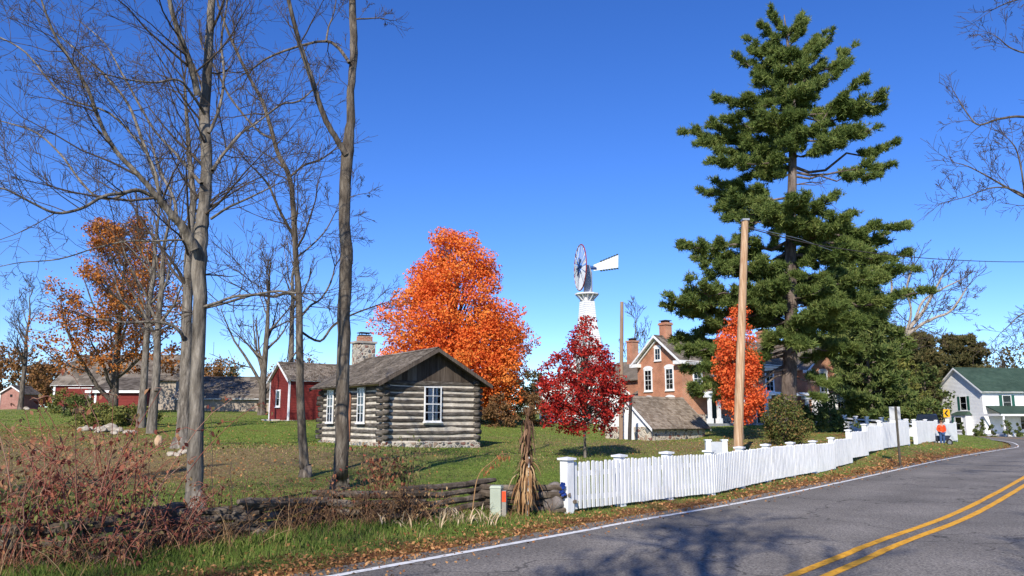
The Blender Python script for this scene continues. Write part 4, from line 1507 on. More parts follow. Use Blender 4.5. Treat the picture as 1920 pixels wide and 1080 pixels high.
# ------------------------------------------------------------------ bare trees in front, limbs read from the photograph
def guided_tree(name, label, D, base_px, limbs, bark, extra=None, rmin=None, group=None):
    b = G(base_px, D)
    r = thing(name, label, 'tree', b, 0, group)
    tT, tW = TB(), TB()
    rm = rmin or D * .00026
    for i, kw in enumerate(limbs):
        kw = dict(kw)
        path = kw.pop('p')
        if i == 0:
            path = [(path[0][0], path[0][1], path[0][2])] + path[1:]
        limb(tT, tW, b, path, D, rmin=rm, root_flare=(i == 0), sides=(12 if i == 0 else 8), **kw)
    tr = tT.build('trunk', bark, r)
    tW.build('crown', M_TWIG, r)
    return r
guided_tree('bare_tree', 'nearest grey bare tree on the left, forking widely above the stacked rails', 12.4, 364, [
    dict(p=[(364,958,36),(367,850,33),(371,700,28),(374,560,29),(373,480,33),(378,430,30),(384,380,25),(388,300,25),(384,210,24),(390,110,20),(396,20,17),(402,-90,14),(405,-220,9)], dD=.6, kids=14, klen=2.2, start=.45),
    dict(p=[(366,470,24),(346,430,20),(322,402,17),(296,370,14),(262,330,11),(216,282,10),(186,225,9),(164,165,8),(130,110,7),(100,60,6),(78,0,4)], D0=12.4, dD=-1.6, kids=15, klen=1.9, start=.2),
    dict(p=[(304,380,9),(290,330,8),(264,255,7),(240,195,6),(205,150,5),(160,108,4),(110,66,3)], D0=12.1, dD=1.4, kids=10, klen=1.6),
    dict(p=[(294,374,9),(262,357,9),(232,362,8),(195,368,7),(150,392,6.5),(104,399,6),(58,379,5),(10,355,4),(-40,348,3)], D0=12.1, dD=-1.9, kids=13, klen=1.5),
    dict(p=[(245,358,6),(212,372,5.5),(180,368,5),(150,338,5),(114,290,4.5),(70,250,4),(20,232,3),(-20,222,2)], D0=11.8, dD=1.0, kids=10, klen=1.4),
    dict(p=[(372,180,17),(362,140,15),(348,95,14),(331,50,12),(318,0,11),(310,-80,8)], D0=12.6, dD=-.7, kids=9, klen=1.9),
    dict(p=[(378,345,9),(352,315,7),(322,280,6),(290,245,5),(258,190,5),(225,130,4),(195,80,3),(150,40,2)], D0=12.5, dD=1.8, kids=12, klen=1.6),
    dict(p=[(398,320,8),(418,290,7),(450,252,6),(482,230,4),(520,200,3)], D0=12.5, dD=1.2, kids=8, klen=1.4),
    dict(p=[(396,410,6),(430,388,5),(470,370,4),(520,345,2.5)], D0=12.5, dD=-.8, kids=7, klen=1.2),
    dict(p=[(364,452,5),(330,450,4.5),(290,452,4),(240,452,3.5),(180,465,3),(110,486,3),(40,492,2),(0,500,1.5)], D0=12.4, dD=-1.0, kids=9, klen=1.2),
    dict(p=[(384,575,7),(412,566,6.5),(440,556,6),(480,552,5.5),(520,546,5),(556,550,4)], D0=12.4, dD=-1.2, kids=6, klen=1.1),
    dict(p=[(392,250,8),(412,200,7),(420,140,6),(415,80,5),(424,20,4),(430,-50,3)], D0=12.5, dD=.9, kids=9, klen=1.5),
    dict(p=[(385,215,7),(362,180,6),(335,150,5),(290,155,4.5),(245,150,4),(200,140,3)], D0=12.6, dD=-1.3, kids=8, klen=1.4),
    dict(p=[(300,372,6),(290,318,5.5),(262,270,5),(205,212,5),(120,180,4.5),(50,100,4),(0,70,3)], D0=12.1, dD=-.6, kids=10, klen=1.5),
], M_BARK)
guided_tree('bare_tree', 'tall smooth bare trunk splitting into a narrow V above the cabin', 17.0, 638, [
    dict(p=[(638,918,32),(641,800,29),(643,700,28),(645,600,28),(648,500,28),(650,470,27),(646,420,25),(647,340,26),(652,282,27),(657,230,20),(658,170,17),(663,100,18),(662,40,17),(661,-30,15),(662,-160,10)], dD=.2, kids=5, klen=1.3, start=.72),
    dict(p=[(649,290,15),(632,262,13),(612,228,13),(596,185,12),(582,140,12),(566,95,11),(552,45,10),(540,-5,9),(525,-90,6)], D0=17.0, dD=-1.0, kids=5, klen=1.6, start=.5),
    dict(p=[(655,118,8),(640,96,8),(622,80,7),(600,78,6),(570,84,5.5),(535,95,5),(500,110,4.5),(475,128,4)], D0=17.0, dD=1.0, kids=8, klen=1.6, start=.3),
    dict(p=[(612,78,5),(616,52,4),(626,25,3),(632,-10,2)], D0=17.0, dD=.3, kids=4, klen=1.0),
    dict(p=[(668,36,4),(690,35,3.5),(712,34,2.5),(730,38,1.5)], D0=17.0, dD=.3, kids=4, klen=.7),
    dict(p=[(655,370,2),(672,365,1.6),(690,362,1.2)], D0=17.0, dD=.2, kids=3, klen=.5),
], M_BARK2, rmin=.0042)
guided_tree('bare_tree', 'slim dark bare tree with curving upper trunk just left of the forked tall trunk', 19.5, 572, [
    dict(p=[(573,896,22),(568,830,19),(564,760,17),(562,660,16),(561,560,14),(556,500,12),(552,440,12),(549,380,11),(542,330,11),(520,285,10),(508,240,9),(492,190,8),(470,150,7),(448,105,7),(428,60,6),(410,10,5),(395,-60,4)], dD=-1.2, kids=14, klen=2.2, start=.35),
    dict(p=[(558,562,7),(540,550,6.5),(512,556,6),(480,552,6),(450,560,5.5),(415,570,5),(380,580,3)], D0=19.3, dD=-1.5, kids=8, klen=1.6),
    dict(p=[(560,600,6),(580,575,5),(602,560,4),(620,530,4),(628,500,3)], D0=19.5, dD=1.5, kids=6, klen=1.4),
    dict(p=[(553,445,7),(538,420,6),(522,390,5.5),(505,350,5),(490,330,4),(470,310,3)], D0=19.4, dD=-1.4, kids=8, klen=1.8),
    dict(p=[(543,333,6),(570,310,5),(600,300,4),(628,280,3)], D0=19.3, dD=1.2, kids=6, klen=1.4),
    dict(p=[(512,260,6),(490,250,5),(465,225,5),(430,180,5),(405,130,4),(380,90,3)], D0=19.0, dD=1.2, kids=9, klen=1.8),
    dict(p=[(504,213,5),(530,195,4),(560,190,4),(590,165,3),(600,150,2)], D0=19.0, dD=.8, kids=7, klen=1.5),
    dict(p=[(560,480,4),(590,455,3.5),(612,430,3),(628,400,2)], D0=19.4, dD=.6, kids=6, klen=1.3),
    dict(p=[(562,620,6),(600,640,5),(625,610,5),(660,590,4),(700,575,3),(715,570,2)], D0=19.5, dD=2.5, kids=7, klen=1.3),
], M_BARK2, rmin=.0052)
guided_tree('bare_tree', 'thick pale trunk leaning close behind the nearest bare tree', 30.0, 341, [
    dict(p=[(341,836,32),(346,760,27),(349,680,24),(351,600,22),(352,540,20),(355,460,17),(362,380,14),(356,300,11),(350,220,8),(346,150,5)], dD=0, kids=20, klen=4.5, start=.42, nk=(5, 5, 4)),
    dict(p=[(344,636,8),(338,622,8),(318,608,7),(285,603,6),(240,605,5),(200,600,4),(170,596,3)], D0=29.8, dD=-2, kids=7, klen=2.4),
    dict(p=[(354,470,9),(335,420,8),(325,370,7),(300,320,6),(285,270,4)], D0=30, dD=3, kids=8, klen=3),
], M_BARK, rmin=.0075)
# branches of a tree standing outside the frame on the right
def right_tree():
    D = 20.0
    base = Vector((20.6, 20.0, 0)); base.z = H(base.x, base.y)
    r = thing('bare_tree', 'bare tree outside the right edge reaching its twigs into the sky above the white house', 'tree', base)
    tT, tW = TB(), TB()
    top = W(2440, -150, D) - base
    tT.add([(0, 0, -.3), (0.05, 0, 1), (.1, 0, 4), tuple(Vector((.1, 0, 4)).lerp(top, .5)), tuple(top)], [.34, .27, .23, .16, .06], 10)
    for p in [[(2430,330,18),(2250,300,14),(2070,260,10),(2000,238,8),(1920,219,6),(1870,224,5),(1835,234,4),(1815,215,3),(1796,185,2)],
              [(2440,470,18),(2250,460,14),(2070,420,10),(1990,400,8),(1925,372,6),(1885,350,4.5),(1850,330,3.5),(1815,312,2.5),(1790,305,1.5)],
              [(1940,378,4),(1900,356,3.5),(1860,352,3),(1815,368,2),(1785,376,1.5)],
              [(2440,200,14),(2240,160,10),(2050,120,7),(1980,95,5),(1930,100,4),(1895,90,3),(1870,70,2),(1850,60,1)],
              [(2450,560,14),(2250,600,10),(2060,600,7),(2000,590,5),(1950,585,4),(1915,590,3),(1890,612,2),(1875,625,1)],
              [(2440,60,12),(2240,20,9),(2060,0,7),(1980,-10,5),(1930,-5,4),(1890,5,3),(1862,18,2)],
              [(1922,370,4),(1915,320,3.5),(1905,280,3),(1892,262,2)]]:
        limb(tT, tW, base, p, D, dD=rnd.uniform(-1.2, 1.2), kids=10, klen=1.1, rmin=.0052, lev=2, nk=(5, 4, 3), start=.35)
    tT.build('trunk', M_BARK2, r)
    tW.build('crown', M_TWIG, r)
right_tree()

# bare trees further off: grown freely, then copied
def free_tree(name, label, base, h, tr, seed, lev=3, kids=14, nk=(5, 5, 4), rmin=.01, fork=.3, spread=.5, bark=M_BARK2, group=None, twigm=None, lean=(0, 0), klen=.42):
    global rnd
    rnd = random.Random(seed)
    r = thing(name, label, 'tree', base, 0, group)
    tT, tW = TB(), TB()
    n = 9
    pts, rad = [(0, 0, -.3)], [tr * 1.5]
    for i in range(n + 1):
        t = i / n
        pts.append((lean[0] * t + rnd.uniform(-.015, .015) * h * t, lean[1] * t + rnd.uniform(-.015, .015) * h * t, h * t + .05))
        rad.append(max(tr * (1 - t) ** .8 * (1.15 if i == 0 else 1), rmin))
    pts, rad = smooth_path(pts, rad, 2)
    tT.add(pts, rad, 8)
    N = len(pts)
    for j in range(kids):
        t = fork + (1 - fork) * (j + rnd.random()) / kids
        i = min(int(t * (N - 1)), N - 2)
        nd = offdir((0, 0, 1), rnd.uniform(.5, 1.05) * (1.2 - .5 * t), rnd.uniform(0, 2 * math.pi))
        L = h * klen * rnd.uniform(.7, 1.15) * (1.25 - .95 * t)
        grow(tW, pts[i], nd, L, max(rad[i] * .5, rmin), lev - 1, nk, rmin, wob=.2, up=.09, tbr=tT)
    tT.build('trunk', bark, r)
    tW.build('crown', twigm or M_TWIG, r)
    r['_tips'] = 0
    del r['_tips']
    return r, tW.tips
bt = []
def at_(px, D): return G(px, D)
free_tree('bare_tree', 'bare tree at the far left beside the faded pink shed', at_(38, 80), 12.5, .26, 21, kids=15, rmin=.017, fork=.35)
free_tree('bare_tree', 'dense bare tree with spreading limbs left of the red shed', at_(491, 64), 13, .33, 22, kids=17, rmin=.015, fork=.22, klen=.5)
free_tree('bare_tree', 'pale straight bare trunk rising behind the red shed roof', at_(541, 66), 17, .30, 23, kids=12, rmin=.016, fork=.55, bark=M_BARK)
free_tree('bare_tree', 'thin dark bare tree seen between the two slim trunks on the left', at_(264, 44), 15, .24, 24, kids=14, rmin=.0105, fork=.35, bark=M_BARK)
free_tree('bare_tree', 'grey bare tree standing close beside its slim twin near the boulders', at_(284, 41), 14, .25, 25, kids=14, rmin=.0105, fork=.35, bark=M_BARK)
_pb = mat('pale_bark', [(.20, .16, .13), (.34, .29, .24), (.46, .40, .34)], 6, .9)
guided_tree('bare_tree', 'wide pale bare tree leaning out to the right behind the pine', 78, 1652, [
    dict(p=[(1652,795,16),(1658,740,14),(1668,690,13),(1688,650,11),(1706,615,9),(1730,585,7),(1752,545,5),(1768,515,3)], dD=0, kids=12, klen=4.0, start=.35, nk=(5,5,4)),
    dict(p=[(1664,700,9),(1654,650,8),(1650,610,7),(1664,575,6),(1672,545,5),(1668,505,3)], D0=78, dD=2, kids=9, klen=3.6),
    dict(p=[(1698,630,8),(1722,612,7),(1752,596,6),(1780,585,5),(1800,560,4),(1812,540,2)], D0=78, dD=-2, kids=11, klen=3.2),
    dict(p=[(1716,600,6),(1730,565,5),(1760,545,4),(1790,530,3),(1808,522,2)], D0=78, dD=2, kids=9, klen=3.0),
    dict(p=[(1690,645,6),(1708,590,5),(1700,540,4),(1712,500,3)], D0=78, dD=-2, kids=8, klen=3.0),
], _pb, rmin=.018)
free_tree('bare_tree', 'small bare tree showing between the windmill and the brick gable', at_(1195, 88), 12.5, .16, 27, kids=10, rmin=.018, fork=.4)
free_tree('bare_tree', 'bare tree rising behind the white house roof', at_(1890, 118), 11, .2, 28, kids=13, rmin=.026, fork=.3, twigm=M_BARK2)

# ------------------------------------------------------------------ leafy trees
def prof_px(rows, cx, D, zb):
    """rows: (py, px left, px right) -> (z above base, left radius, right radius), bottom first"""
    x0 = X_at(cx, D, zb)
    o = []
    for py, a, b in sorted(rows, key=lambda q: -q[0]):
        z = Z_at(py, D)
        o.append((z - zb, max(.15, x0 - X_at(a, D, z)), max(.15, X_at(b, D, z) - x0)))
    return o
b = G(850, 60)
pr = prof_px([(436,822,892),(465,808,908),(490,785,918),(510,758,932),(540,762,948),(575,725,968),(600,702,980),(640,700,985),(690,705,990),(730,760,985),(765,830,980),(795,880,950)], 850, 60, b.z)
crown_tree('orange_maple', 'large bright orange maple behind the log cabin', 'tree', b, pr, M_LORANGE, M_BARK2, 370, 1.40, .19, 290, .38, 3.2, seed=1, inner=.45, ys=.9, flat=.62, shell=.2)
b = G(1097, 30)
pr = prof_px([(592,1092,1108),(625,1068,1130),(655,1040,1150),(685,1018,1172),(720,1004,1184),(750,1004,1182),(780,1012,1178),(808,1040,1158)], 1097, 30, b.z)
crown_tree('red_maple', 'young crimson maple on the lawn behind the picket fence', 'tree', b, pr, M_LRED, M_BARK, 320, .36, .105, 48, .05, 1.3, seed=2, inner=.35, shell=.6, up=.2)
b = G(1392, 43)
pr = prof_px([(575,1385,1400),(610,1365,1415),(640,1340,1425),(680,1328,1432),(720,1345,1440),(750,1350,1440),(780,1365,1420),(798,1380,1410)], 1392, 43, b.z)
crown_tree('scarlet_maple', 'narrow scarlet orange maple behind the tall wooden pole', 'tree', b, pr, M_LSCAR, M_BARK2, 105, .66, .14, 120, .09, 1.3, seed=3, inner=.3, shell=.35, flat=.6)
b = G(1470, 37)
pr = prof_px([(745,1450,1490),(765,1432,1510),(790,1424,1520),(815,1424,1518),(832,1436,1505)], 1470, 37, b.z)
crown_tree('shrub', 'rounded green and brown shrub at the foot of the pine', 'shrub', b, pr, mat('green_brown_leaves', [(.05, .09, .02), (.12, .14, .035), (.28, .14, .06)], 1.5, .7, island=.7, trans=.2), M_BARK2, 110, .34, .10, 70, .05, .4, seed=4, inner=.2)
# oak with sparse rusty leaves
def oak():
    b = G(211, 62)
    r, tips = free_tree('rusty_oak', 'oak with thin rusty orange leaves in front of the red barn', b, 15.8, .36, 31, kids=22, rmin=.014, fork=.16, klen=.46, nk=(5, 5, 5))
    T = np.array(tips)
    k = T[:, 2] < 15.5
    T = T[k]
    idx = NP.integers(0, len(T), 15000)
    P = T[idx] + NP.normal(size=(15000, 3)) * .24
    P = P[P[:, 2] > 2.2]
    # thicker skirt of leaves low in the crown
    cs = [(NP.uniform(-4.8, 4.4), NP.uniform(-3, 3), NP.uniform(3.2, 8.5)) for _ in range(85)]
    C2, _ = blob_points(cs, [.75] * 85, [55] * 85, .6, .5)
    leaves('foliage', np.concatenate([P, C2]), .22, M_LOAK, r)
oak()

# ------------------------------------------------------------------ pines
def tufts(C, Dn, L, wd, k=6, spread=.75):
    """needle bunches: k thin blades fanning round a direction"""
    n = len(C)
    base = np.repeat(C, k, 0)
    d = np.repeat(Dn, k, 0) + NP.normal(size=(n * k, 3)) * spread
    d /= np.linalg.norm(d, axis=1)[:, None] + 1e-9
    s = NP.normal(size=(n * k, 3))
    s -= (s * d).sum(1)[:, None] * d
    s /= np.linalg.norm(s, axis=1)[:, None] + 1e-9
    l = (NP.uniform(.6, 1.2, n * k) * L)[:, None]
    V = np.stack([base - s * wd * .5, base + s * wd * .5, base + d * l + s * wd * .2, base + d * l - s * wd * .2], 1)
    return V
def pine(name, label, base, limbs, trunk, D, m, bark, L=.30, wd=.075, dens=1.0, seed=0, group=None, bare=(), kk=6):
    global NP
    NP = np.random.default_rng(500 + seed)
    rn = random.Random(seed)
    r = thing(name, label, 'tree', base, 0, group)
    tb = TB()
    pts, rad = smooth_path([p for p, _ in trunk], [q for _, q in trunk], 3)
    tb.add(pts, rad, 12)
    C, Dn = [], []
    for (s, e, thick, fol) in limbs:
        s = np.array(s, float); e = np.array(e, float)
        v = e - s
        Ln = np.linalg.norm(v)
        sag = -.10 * Ln
        q = []
        nseg = 7
        for i in range(nseg):
            t = i / (nseg - 1)
            p = s + v * t + np.array([0, 0, sag * 4 * t * (1 - t) * (.6)]) + (NP.normal(size=3) * .03 * Ln * (0 < i < nseg - 1))
            q.append(p)
        r0 = .018 + Ln * .014
        tb.add([tuple(p) for p in q], [r0 * (1 - .8 * i / (nseg - 1)) for i in range(nseg)], 5)
        if fol <= 0:
            for _ in range(6):
                t = rn.uniform(.4, 1)
                p = s + v * t
                e2 = p + NP.normal(size=3) * .5 + v / Ln * .5
                tb.add([tuple(p), tuple(e2)], [.015, .008], 3)
            continue
        h = v / Ln
        side = np.cross(h, [0, 0, 1]); side /= np.linalg.norm(side) + 1e-9
        nb = int(Ln * 3.0 * fol) + 4
        for j in range(nb):
            t = fol_start = 1 - fol * .95 * (1 - (j + rn.random()) / nb)
            t = min(max(t, .1), 1.0)
            f = t * (nseg - 1); i = min(int(f), nseg - 2)
            p = q[i] + (q[i + 1] - q[i]) * (f - i)
            sgn = rn.choice((-1, 1))
            bl = thick * rn.uniform(.5, 1.3) * (1.25 - .75 * t) * 1.35
            bd = h * rn.uniform(.3, 1.0) + side * sgn * rn.uniform(.3, 1.1) + np.array([0, 0, rn.uniform(-.22, .55)])
            bd /= np.linalg.norm(bd)
            e2 = p + bd * bl
            tb.add([tuple(p), tuple(p + bd * bl * .5 + np.array([0, 0, -.03])), tuple(e2)], [.016, .011, .006], 3)
            k = max(3, int(bl * 15 * dens))
            tt = NP.uniform(.2, 1.02, k) ** .8
            P = p + (e2 - p) * tt[:, None] + NP.normal(size=(k, 3)) * np.array([.13, .13, .11]) * min(1.3, thick)
            C.append(P)
            Dn.append(np.repeat((bd * .7 + np.array([0, 0, .55]))[None], k, 0))
    C = np.concatenate(C); Dn = np.concatenate(Dn)
    V = tufts(C, Dn, L, wd, kk)
    tb.build('trunk', bark, r)
    np_mesh('crown', V.reshape(-1, 3), np.arange(V.shape[0] * 4).reshape(-1, 4), m, r)
    return r
def big_pine():
    D = 46
    b = G(1478, D)
    def Q(px, py, d=0): return tuple(W(px, py, D + d) - b)
    tr = [((0, 0, -.4), .62), ((0, 0, .3), .47), (Q(1480, 700), .42), (Q(1483, 620), .38), (Q(1482, 500), .34), (Q(1484, 400), .29), (Q(1486, 300), .24), (Q(1486, 200), .18), (Q(1480, 110), .11), (Q(1470, 28), .03)]
    def tx(py):
        return np.interp(py, [28, 110, 200, 300, 400, 500, 620, 700, 800], [1470, 1480, 1486, 1486, 1484, 1482, 1483, 1480, 1478])
    # limb tips read from the silhouette: (attach py, tip px, tip py, pad size, leafy share)
    sp = [(75,1447,22,.5,1),(70,1505,28,.5,1),(90,1515,35,.5,1),(110,1428,52,.6,1),(120,1400,72,.6,.9),(130,1545,62,.6,.9),(150,1560,66,.6,.8),(150,1408,98,.6,1),(165,1600,90,.7,.8),(175,1380,112,.7,1),(185,1592,118,.8,1),(200,1420,150,.8,1),
          (205,1343,180,.75,.75),(215,1655,178,.9,.85),(230,1370,192,.8,.9),(232,1648,205,.8,.8),(240,1625,150,.7,.8),(250,1360,225,.8,.8),(262,1640,240,.9,.75),(268,1280,248,.8,.9),(280,1310,268,.9,.9),(290,1600,262,.8,.7),(300,1330,240,.9,.9),(300,1345,300,.9,1),(312,1675,268,.7,.45),(322,1665,312,.7,.55),(330,1640,325,.6,.45),(325,1400,330,.9,1),
          (345,1560,330,.25,0),(348,1548,340,.25,0),(372,1318,365,.8,.7),(380,1350,345,.8,.8),(385,1560,375,.25,0),(400,1345,390,.9,.9),(415,1380,410,.9,1),
          (440,1700,425,.8,.7),(450,1272,462,.8,.9),(455,1660,440,.9,.9),(460,1600,398,.8,.9),(470,1300,480,.9,.9),(478,1690,475,.9,.8),(488,1320,508,.9,.9),(500,1712,500,.9,.7),(510,1350,500,1.0,1),(515,1650,520,1.0,.9),
          (535,1262,560,.8,.9),(540,1738,548,.8,.55),(548,1290,590,1.0,1),(555,1300,535,1.0,1),(565,1660,560,1.1,.9),(575,1560,560,1.1,1),(590,1242,575,.8,.6),(600,1330,620,1.0,.9),(598,1640,600,1.1,.9),(610,1560,610,1.1,.9),(622,1280,655,.9,.6),(640,1310,660,.9,.5),(650,1600,650,.9,.6),(665,1540,668,.8,.5),(690,1300,735,.9,.45),(640,1262,640,.9,.7),(665,1285,690,.9,.75),(655,1320,690,.9,.8),(680,1330,715,.9,.8),(700,1345,740,.8,.5),(700,1560,720,.8,.6),(730,1540,745,.5,.4)]
    limbs = []
    rn = random.Random(5)
    for (ay, px, py, th, fo) in sp:
        s = Q(tx(ay), ay)
        reach = abs(px - tx(ay)) / F * D
        e = Q(px, py, rn.uniform(-.35, .35) * reach)
        limbs.append((s, e, th, fo))
    # limbs towards and away from the viewer, shorter at the top
    for ay in list(range(90, 320, 11)) + list(range(400, 670, 9)):
        rad = np.interp(ay, [60, 180, 300, 420, 560, 700], [1.0, 2.6, 3.4, 4.2, 5.4, 2.8]) * rn.uniform(.4, 1.0)
        az = rn.choice((-1, 1)) * rn.uniform(.75, 2.4)
        if ay > 395 and rn.random() < .5: az = rn.uniform(-3.14, 3.14)
        s = np.array(Q(tx(ay), ay))
        e = s + np.array([math.cos(az) * rad, -math.sin(az) * rad, rad * rn.uniform(.0, .28)])
        limbs.append((tuple(s), tuple(e), .9, .85 if ay < 620 else .5))
    pine('white_pine', 'towering dark green pine with layered boughs in front of the brick farmhouse', b, limbs, tr, D, M_NEEDLE, M_BARKP, L=.27, wd=.042, dens=3.6, seed=3, kk=11)
big_pine()
def pine_free(name, label, base, h, rad, m, seed, trunk_r=.2, clear=.12, L=.35, wd=.09, dens=1.0, n=60, group=None, shape=1.0, thick=.9):
    rn = random.Random(seed)
    tr = [((0, 0, -.3), trunk_r * 1.4), ((0, 0, .4), trunk_r), ((rn.uniform(-.2, .2), 0, h * .5), trunk_r * .65), ((0, 0, h), .02)]
    limbs = []
    for i in range(n):
        t = clear + (1 - clear) * (i / n)
        z = h * t
        k = rad * ((1 - t) ** shape) * rn.uniform(.65, 1.1) + .35
        az = i * 2.4 + rn.uniform(-.4, .4)
        limbs.append(((0, 0, z), (math.cos(az) * k, math.sin(az) * k, z + k * rn.uniform(-.05, .3)), thick, .85))
    return pine(name, label, base, limbs, tr, 0, m, M_BARKP, L, wd, dens, seed, group)
pine_free('conifer', 'second pine standing just right behind the towering pine', G(1618, 80), 19.5, 5.2, M_NEEDLE, 41, .3, .2, .42, .10, 1.1, 56, shape=.55, thick=1.2)
pine_free('conifer', 'green conifer beyond the fence behind the metal sign', G(1640, 70), 10.5, 4.2, M_NEEDLED, 43, .22, .06, .42, .11, 1.1, 50, shape=.7)
pine_free('conifer', 'spreading bronze green pine well left of the white house', G(1722, 100), 12.5, 5.2, M_NEEDLEB, 44, .3, .25, .5, .13, 1.0, 52, shape=.45, thick=1.2)
pine_free('conifer', 'bronze topped pine touching the white house gable', G(1815, 122), 13.4, 5.5, M_NEEDLEB, 45, .3, .3, .5, .14, 1.0, 48, shape=.4, thick=1.2)
GR = 'autumn trees beyond the far white fence'
k_ = 0
for (px, D, h, w_, m, lab) in [(1610, 80, 8.5, 3.2, M_OLIVE, 'olive green tree behind the far white fence, left of the metal sign'),
                         (1668, 84, 9.5, 3.4, M_LGREEN, 'dark green leafy tree right above the metal sign'),
                         (1705, 76, 7.0, 2.6, M_OLIVE, 'low olive tree behind the parked dark car'),
                         (1742, 84, 7.5, 2.8, M_LGREEN, 'bushy green tree behind the yellow curve sign'),
                         (1758, 100, 8.5, 2.6, M_LBROWN, 'brown leafed tree against the white house gable'),
                         (1705, 104, 12.5, 4.2, M_LBROWN, 'tall brown tree between the bare tree and the bronze pine'),
                         (1585, 88, 8.0, 3.0, M_LBROWN, 'brownish tree right of the brick wing')]:
    k_ += 1
    b = G(px, D)
    pr = [(.3, w_ * .55, w_ * .5), (h * .3, w_ * .95, w_), (h * .6, w_, w_ * .85), (h * .85, w_ * .6, w_ * .55), (h, .3, .3)]
    crown_tree('leafy_tree', lab, 'tree', b, pr, m, M_BARK2, 46, w_ * .30, .30, 75, .17, h * .2, seed=50 + k_, inner=.15, group=GR, shell=.6, up=.2)

# dark shrubs beneath and right of the orange maple, bushes by the boulders
for i, (px, D, h, w_, m, lab) in enumerate([(965, 64, 3.9, 2.3, M_LGREEN, 'tall dark bush right of the orange maple'),
                          (1000, 60, 3.0, 1.5, M_LBROWN, 'brown bush next to the white building'),
                          (935, 57, 2.2, 1.6, M_LBROWN, 'brown hedge under the orange maple'),
                          (915, 66, 3.2, 2.0, M_LGREEN, 'dark shrub in the shade behind the cabin corner'),
                          (1560, 54, 2.6, 1.8, M_LGREEN, 'green shrub beside the brick bay window'),
                          (1515, 50, 1.6, 1.2, M_LGREEN, 'low shrub right of the pine trunk'),
                          (195, 47, 1.2, 1.9, M_OLIVE, 'olive shrub growing behind the pale boulders'),
                          (245, 46, 1.2, 1.5, M_OLIVE, 'olive shrub between the boulders and the slim trunks'),
                          (120, 66, 1.9, 1.6, M_OLIVE, 'yellow green bush against the red barn wall'),
                          (150, 60, 1.4, 1.8, M_LGREEN, 'green bush left of the oak trunk')]):
    b = G(px, D)
    pr = [(.0, w_ * .8, w_ * .8), (h * .4, w_, w_), (h * .75, w_ * .8, w_ * .8), (h, .3, .3)]
    crown_tree('bush', lab, 'bush', b, pr, m, M_BARK2, 34, w_ * .30, .16, 90, .05, .3, seed=80 + i, inner=.1, shell=.5)
# far woods on the left and behind
def far_wood(name, label, spec, m, leaf, seed):
    global NP
    NP = np.random.default_rng(seed)
    cs, rs = [], []
    for (px0, px1, D, h, n) in spec:
        for i in range(n):
            px = NP.uniform(px0, px1); d = D + NP.uniform(-9, 14)
            g = G(px, d)
            hh = h * NP.uniform(.65, 1.1)
            for k in range(9):
                z = hh * NP.uniform(.08, 1)
                w2 = hh * .26 * (1.1 - .6 * z / hh)
                cs.append((g.x + NP.uniform(-1, 1) * w2, g.y + NP.uniform(-1, 1) * w2, g.z + z)); rs.append(hh * .15 * NP.uniform(.7, 1.3))
    C, Nn = blob_points(cs, rs, [42] * len(cs), .9, .6)
    o = leaves(name, C, leaf, m, None, up=.2)
    tag(o, label, None, None, 'stuff')
far_wood('far_wood', 'rusty brown woods on the left horizon', [(-120, 110, 150, 11, 34), (60, 360, 165, 9.5, 30), (330, 620, 165, 10, 38)], mat('rusty_wood', [(.10, .055, .03), (.22, .11, .045), (.34, .17, .05)], .06, .9, island=.5, trans=.15), .55, 1)
far_wood('far_wood', 'dark green and grey woods along the horizon', [(-120, 500, 190, 11, 30), (880, 1260, 160, 7.5, 34), (1500, 1960, 150, 13, 55)], mat('mixed_wood', [(.035, .04, .018), (.10, .085, .035), (.16, .12, .06)], .06, .9, island=.5, trans=.1), .6, 2)

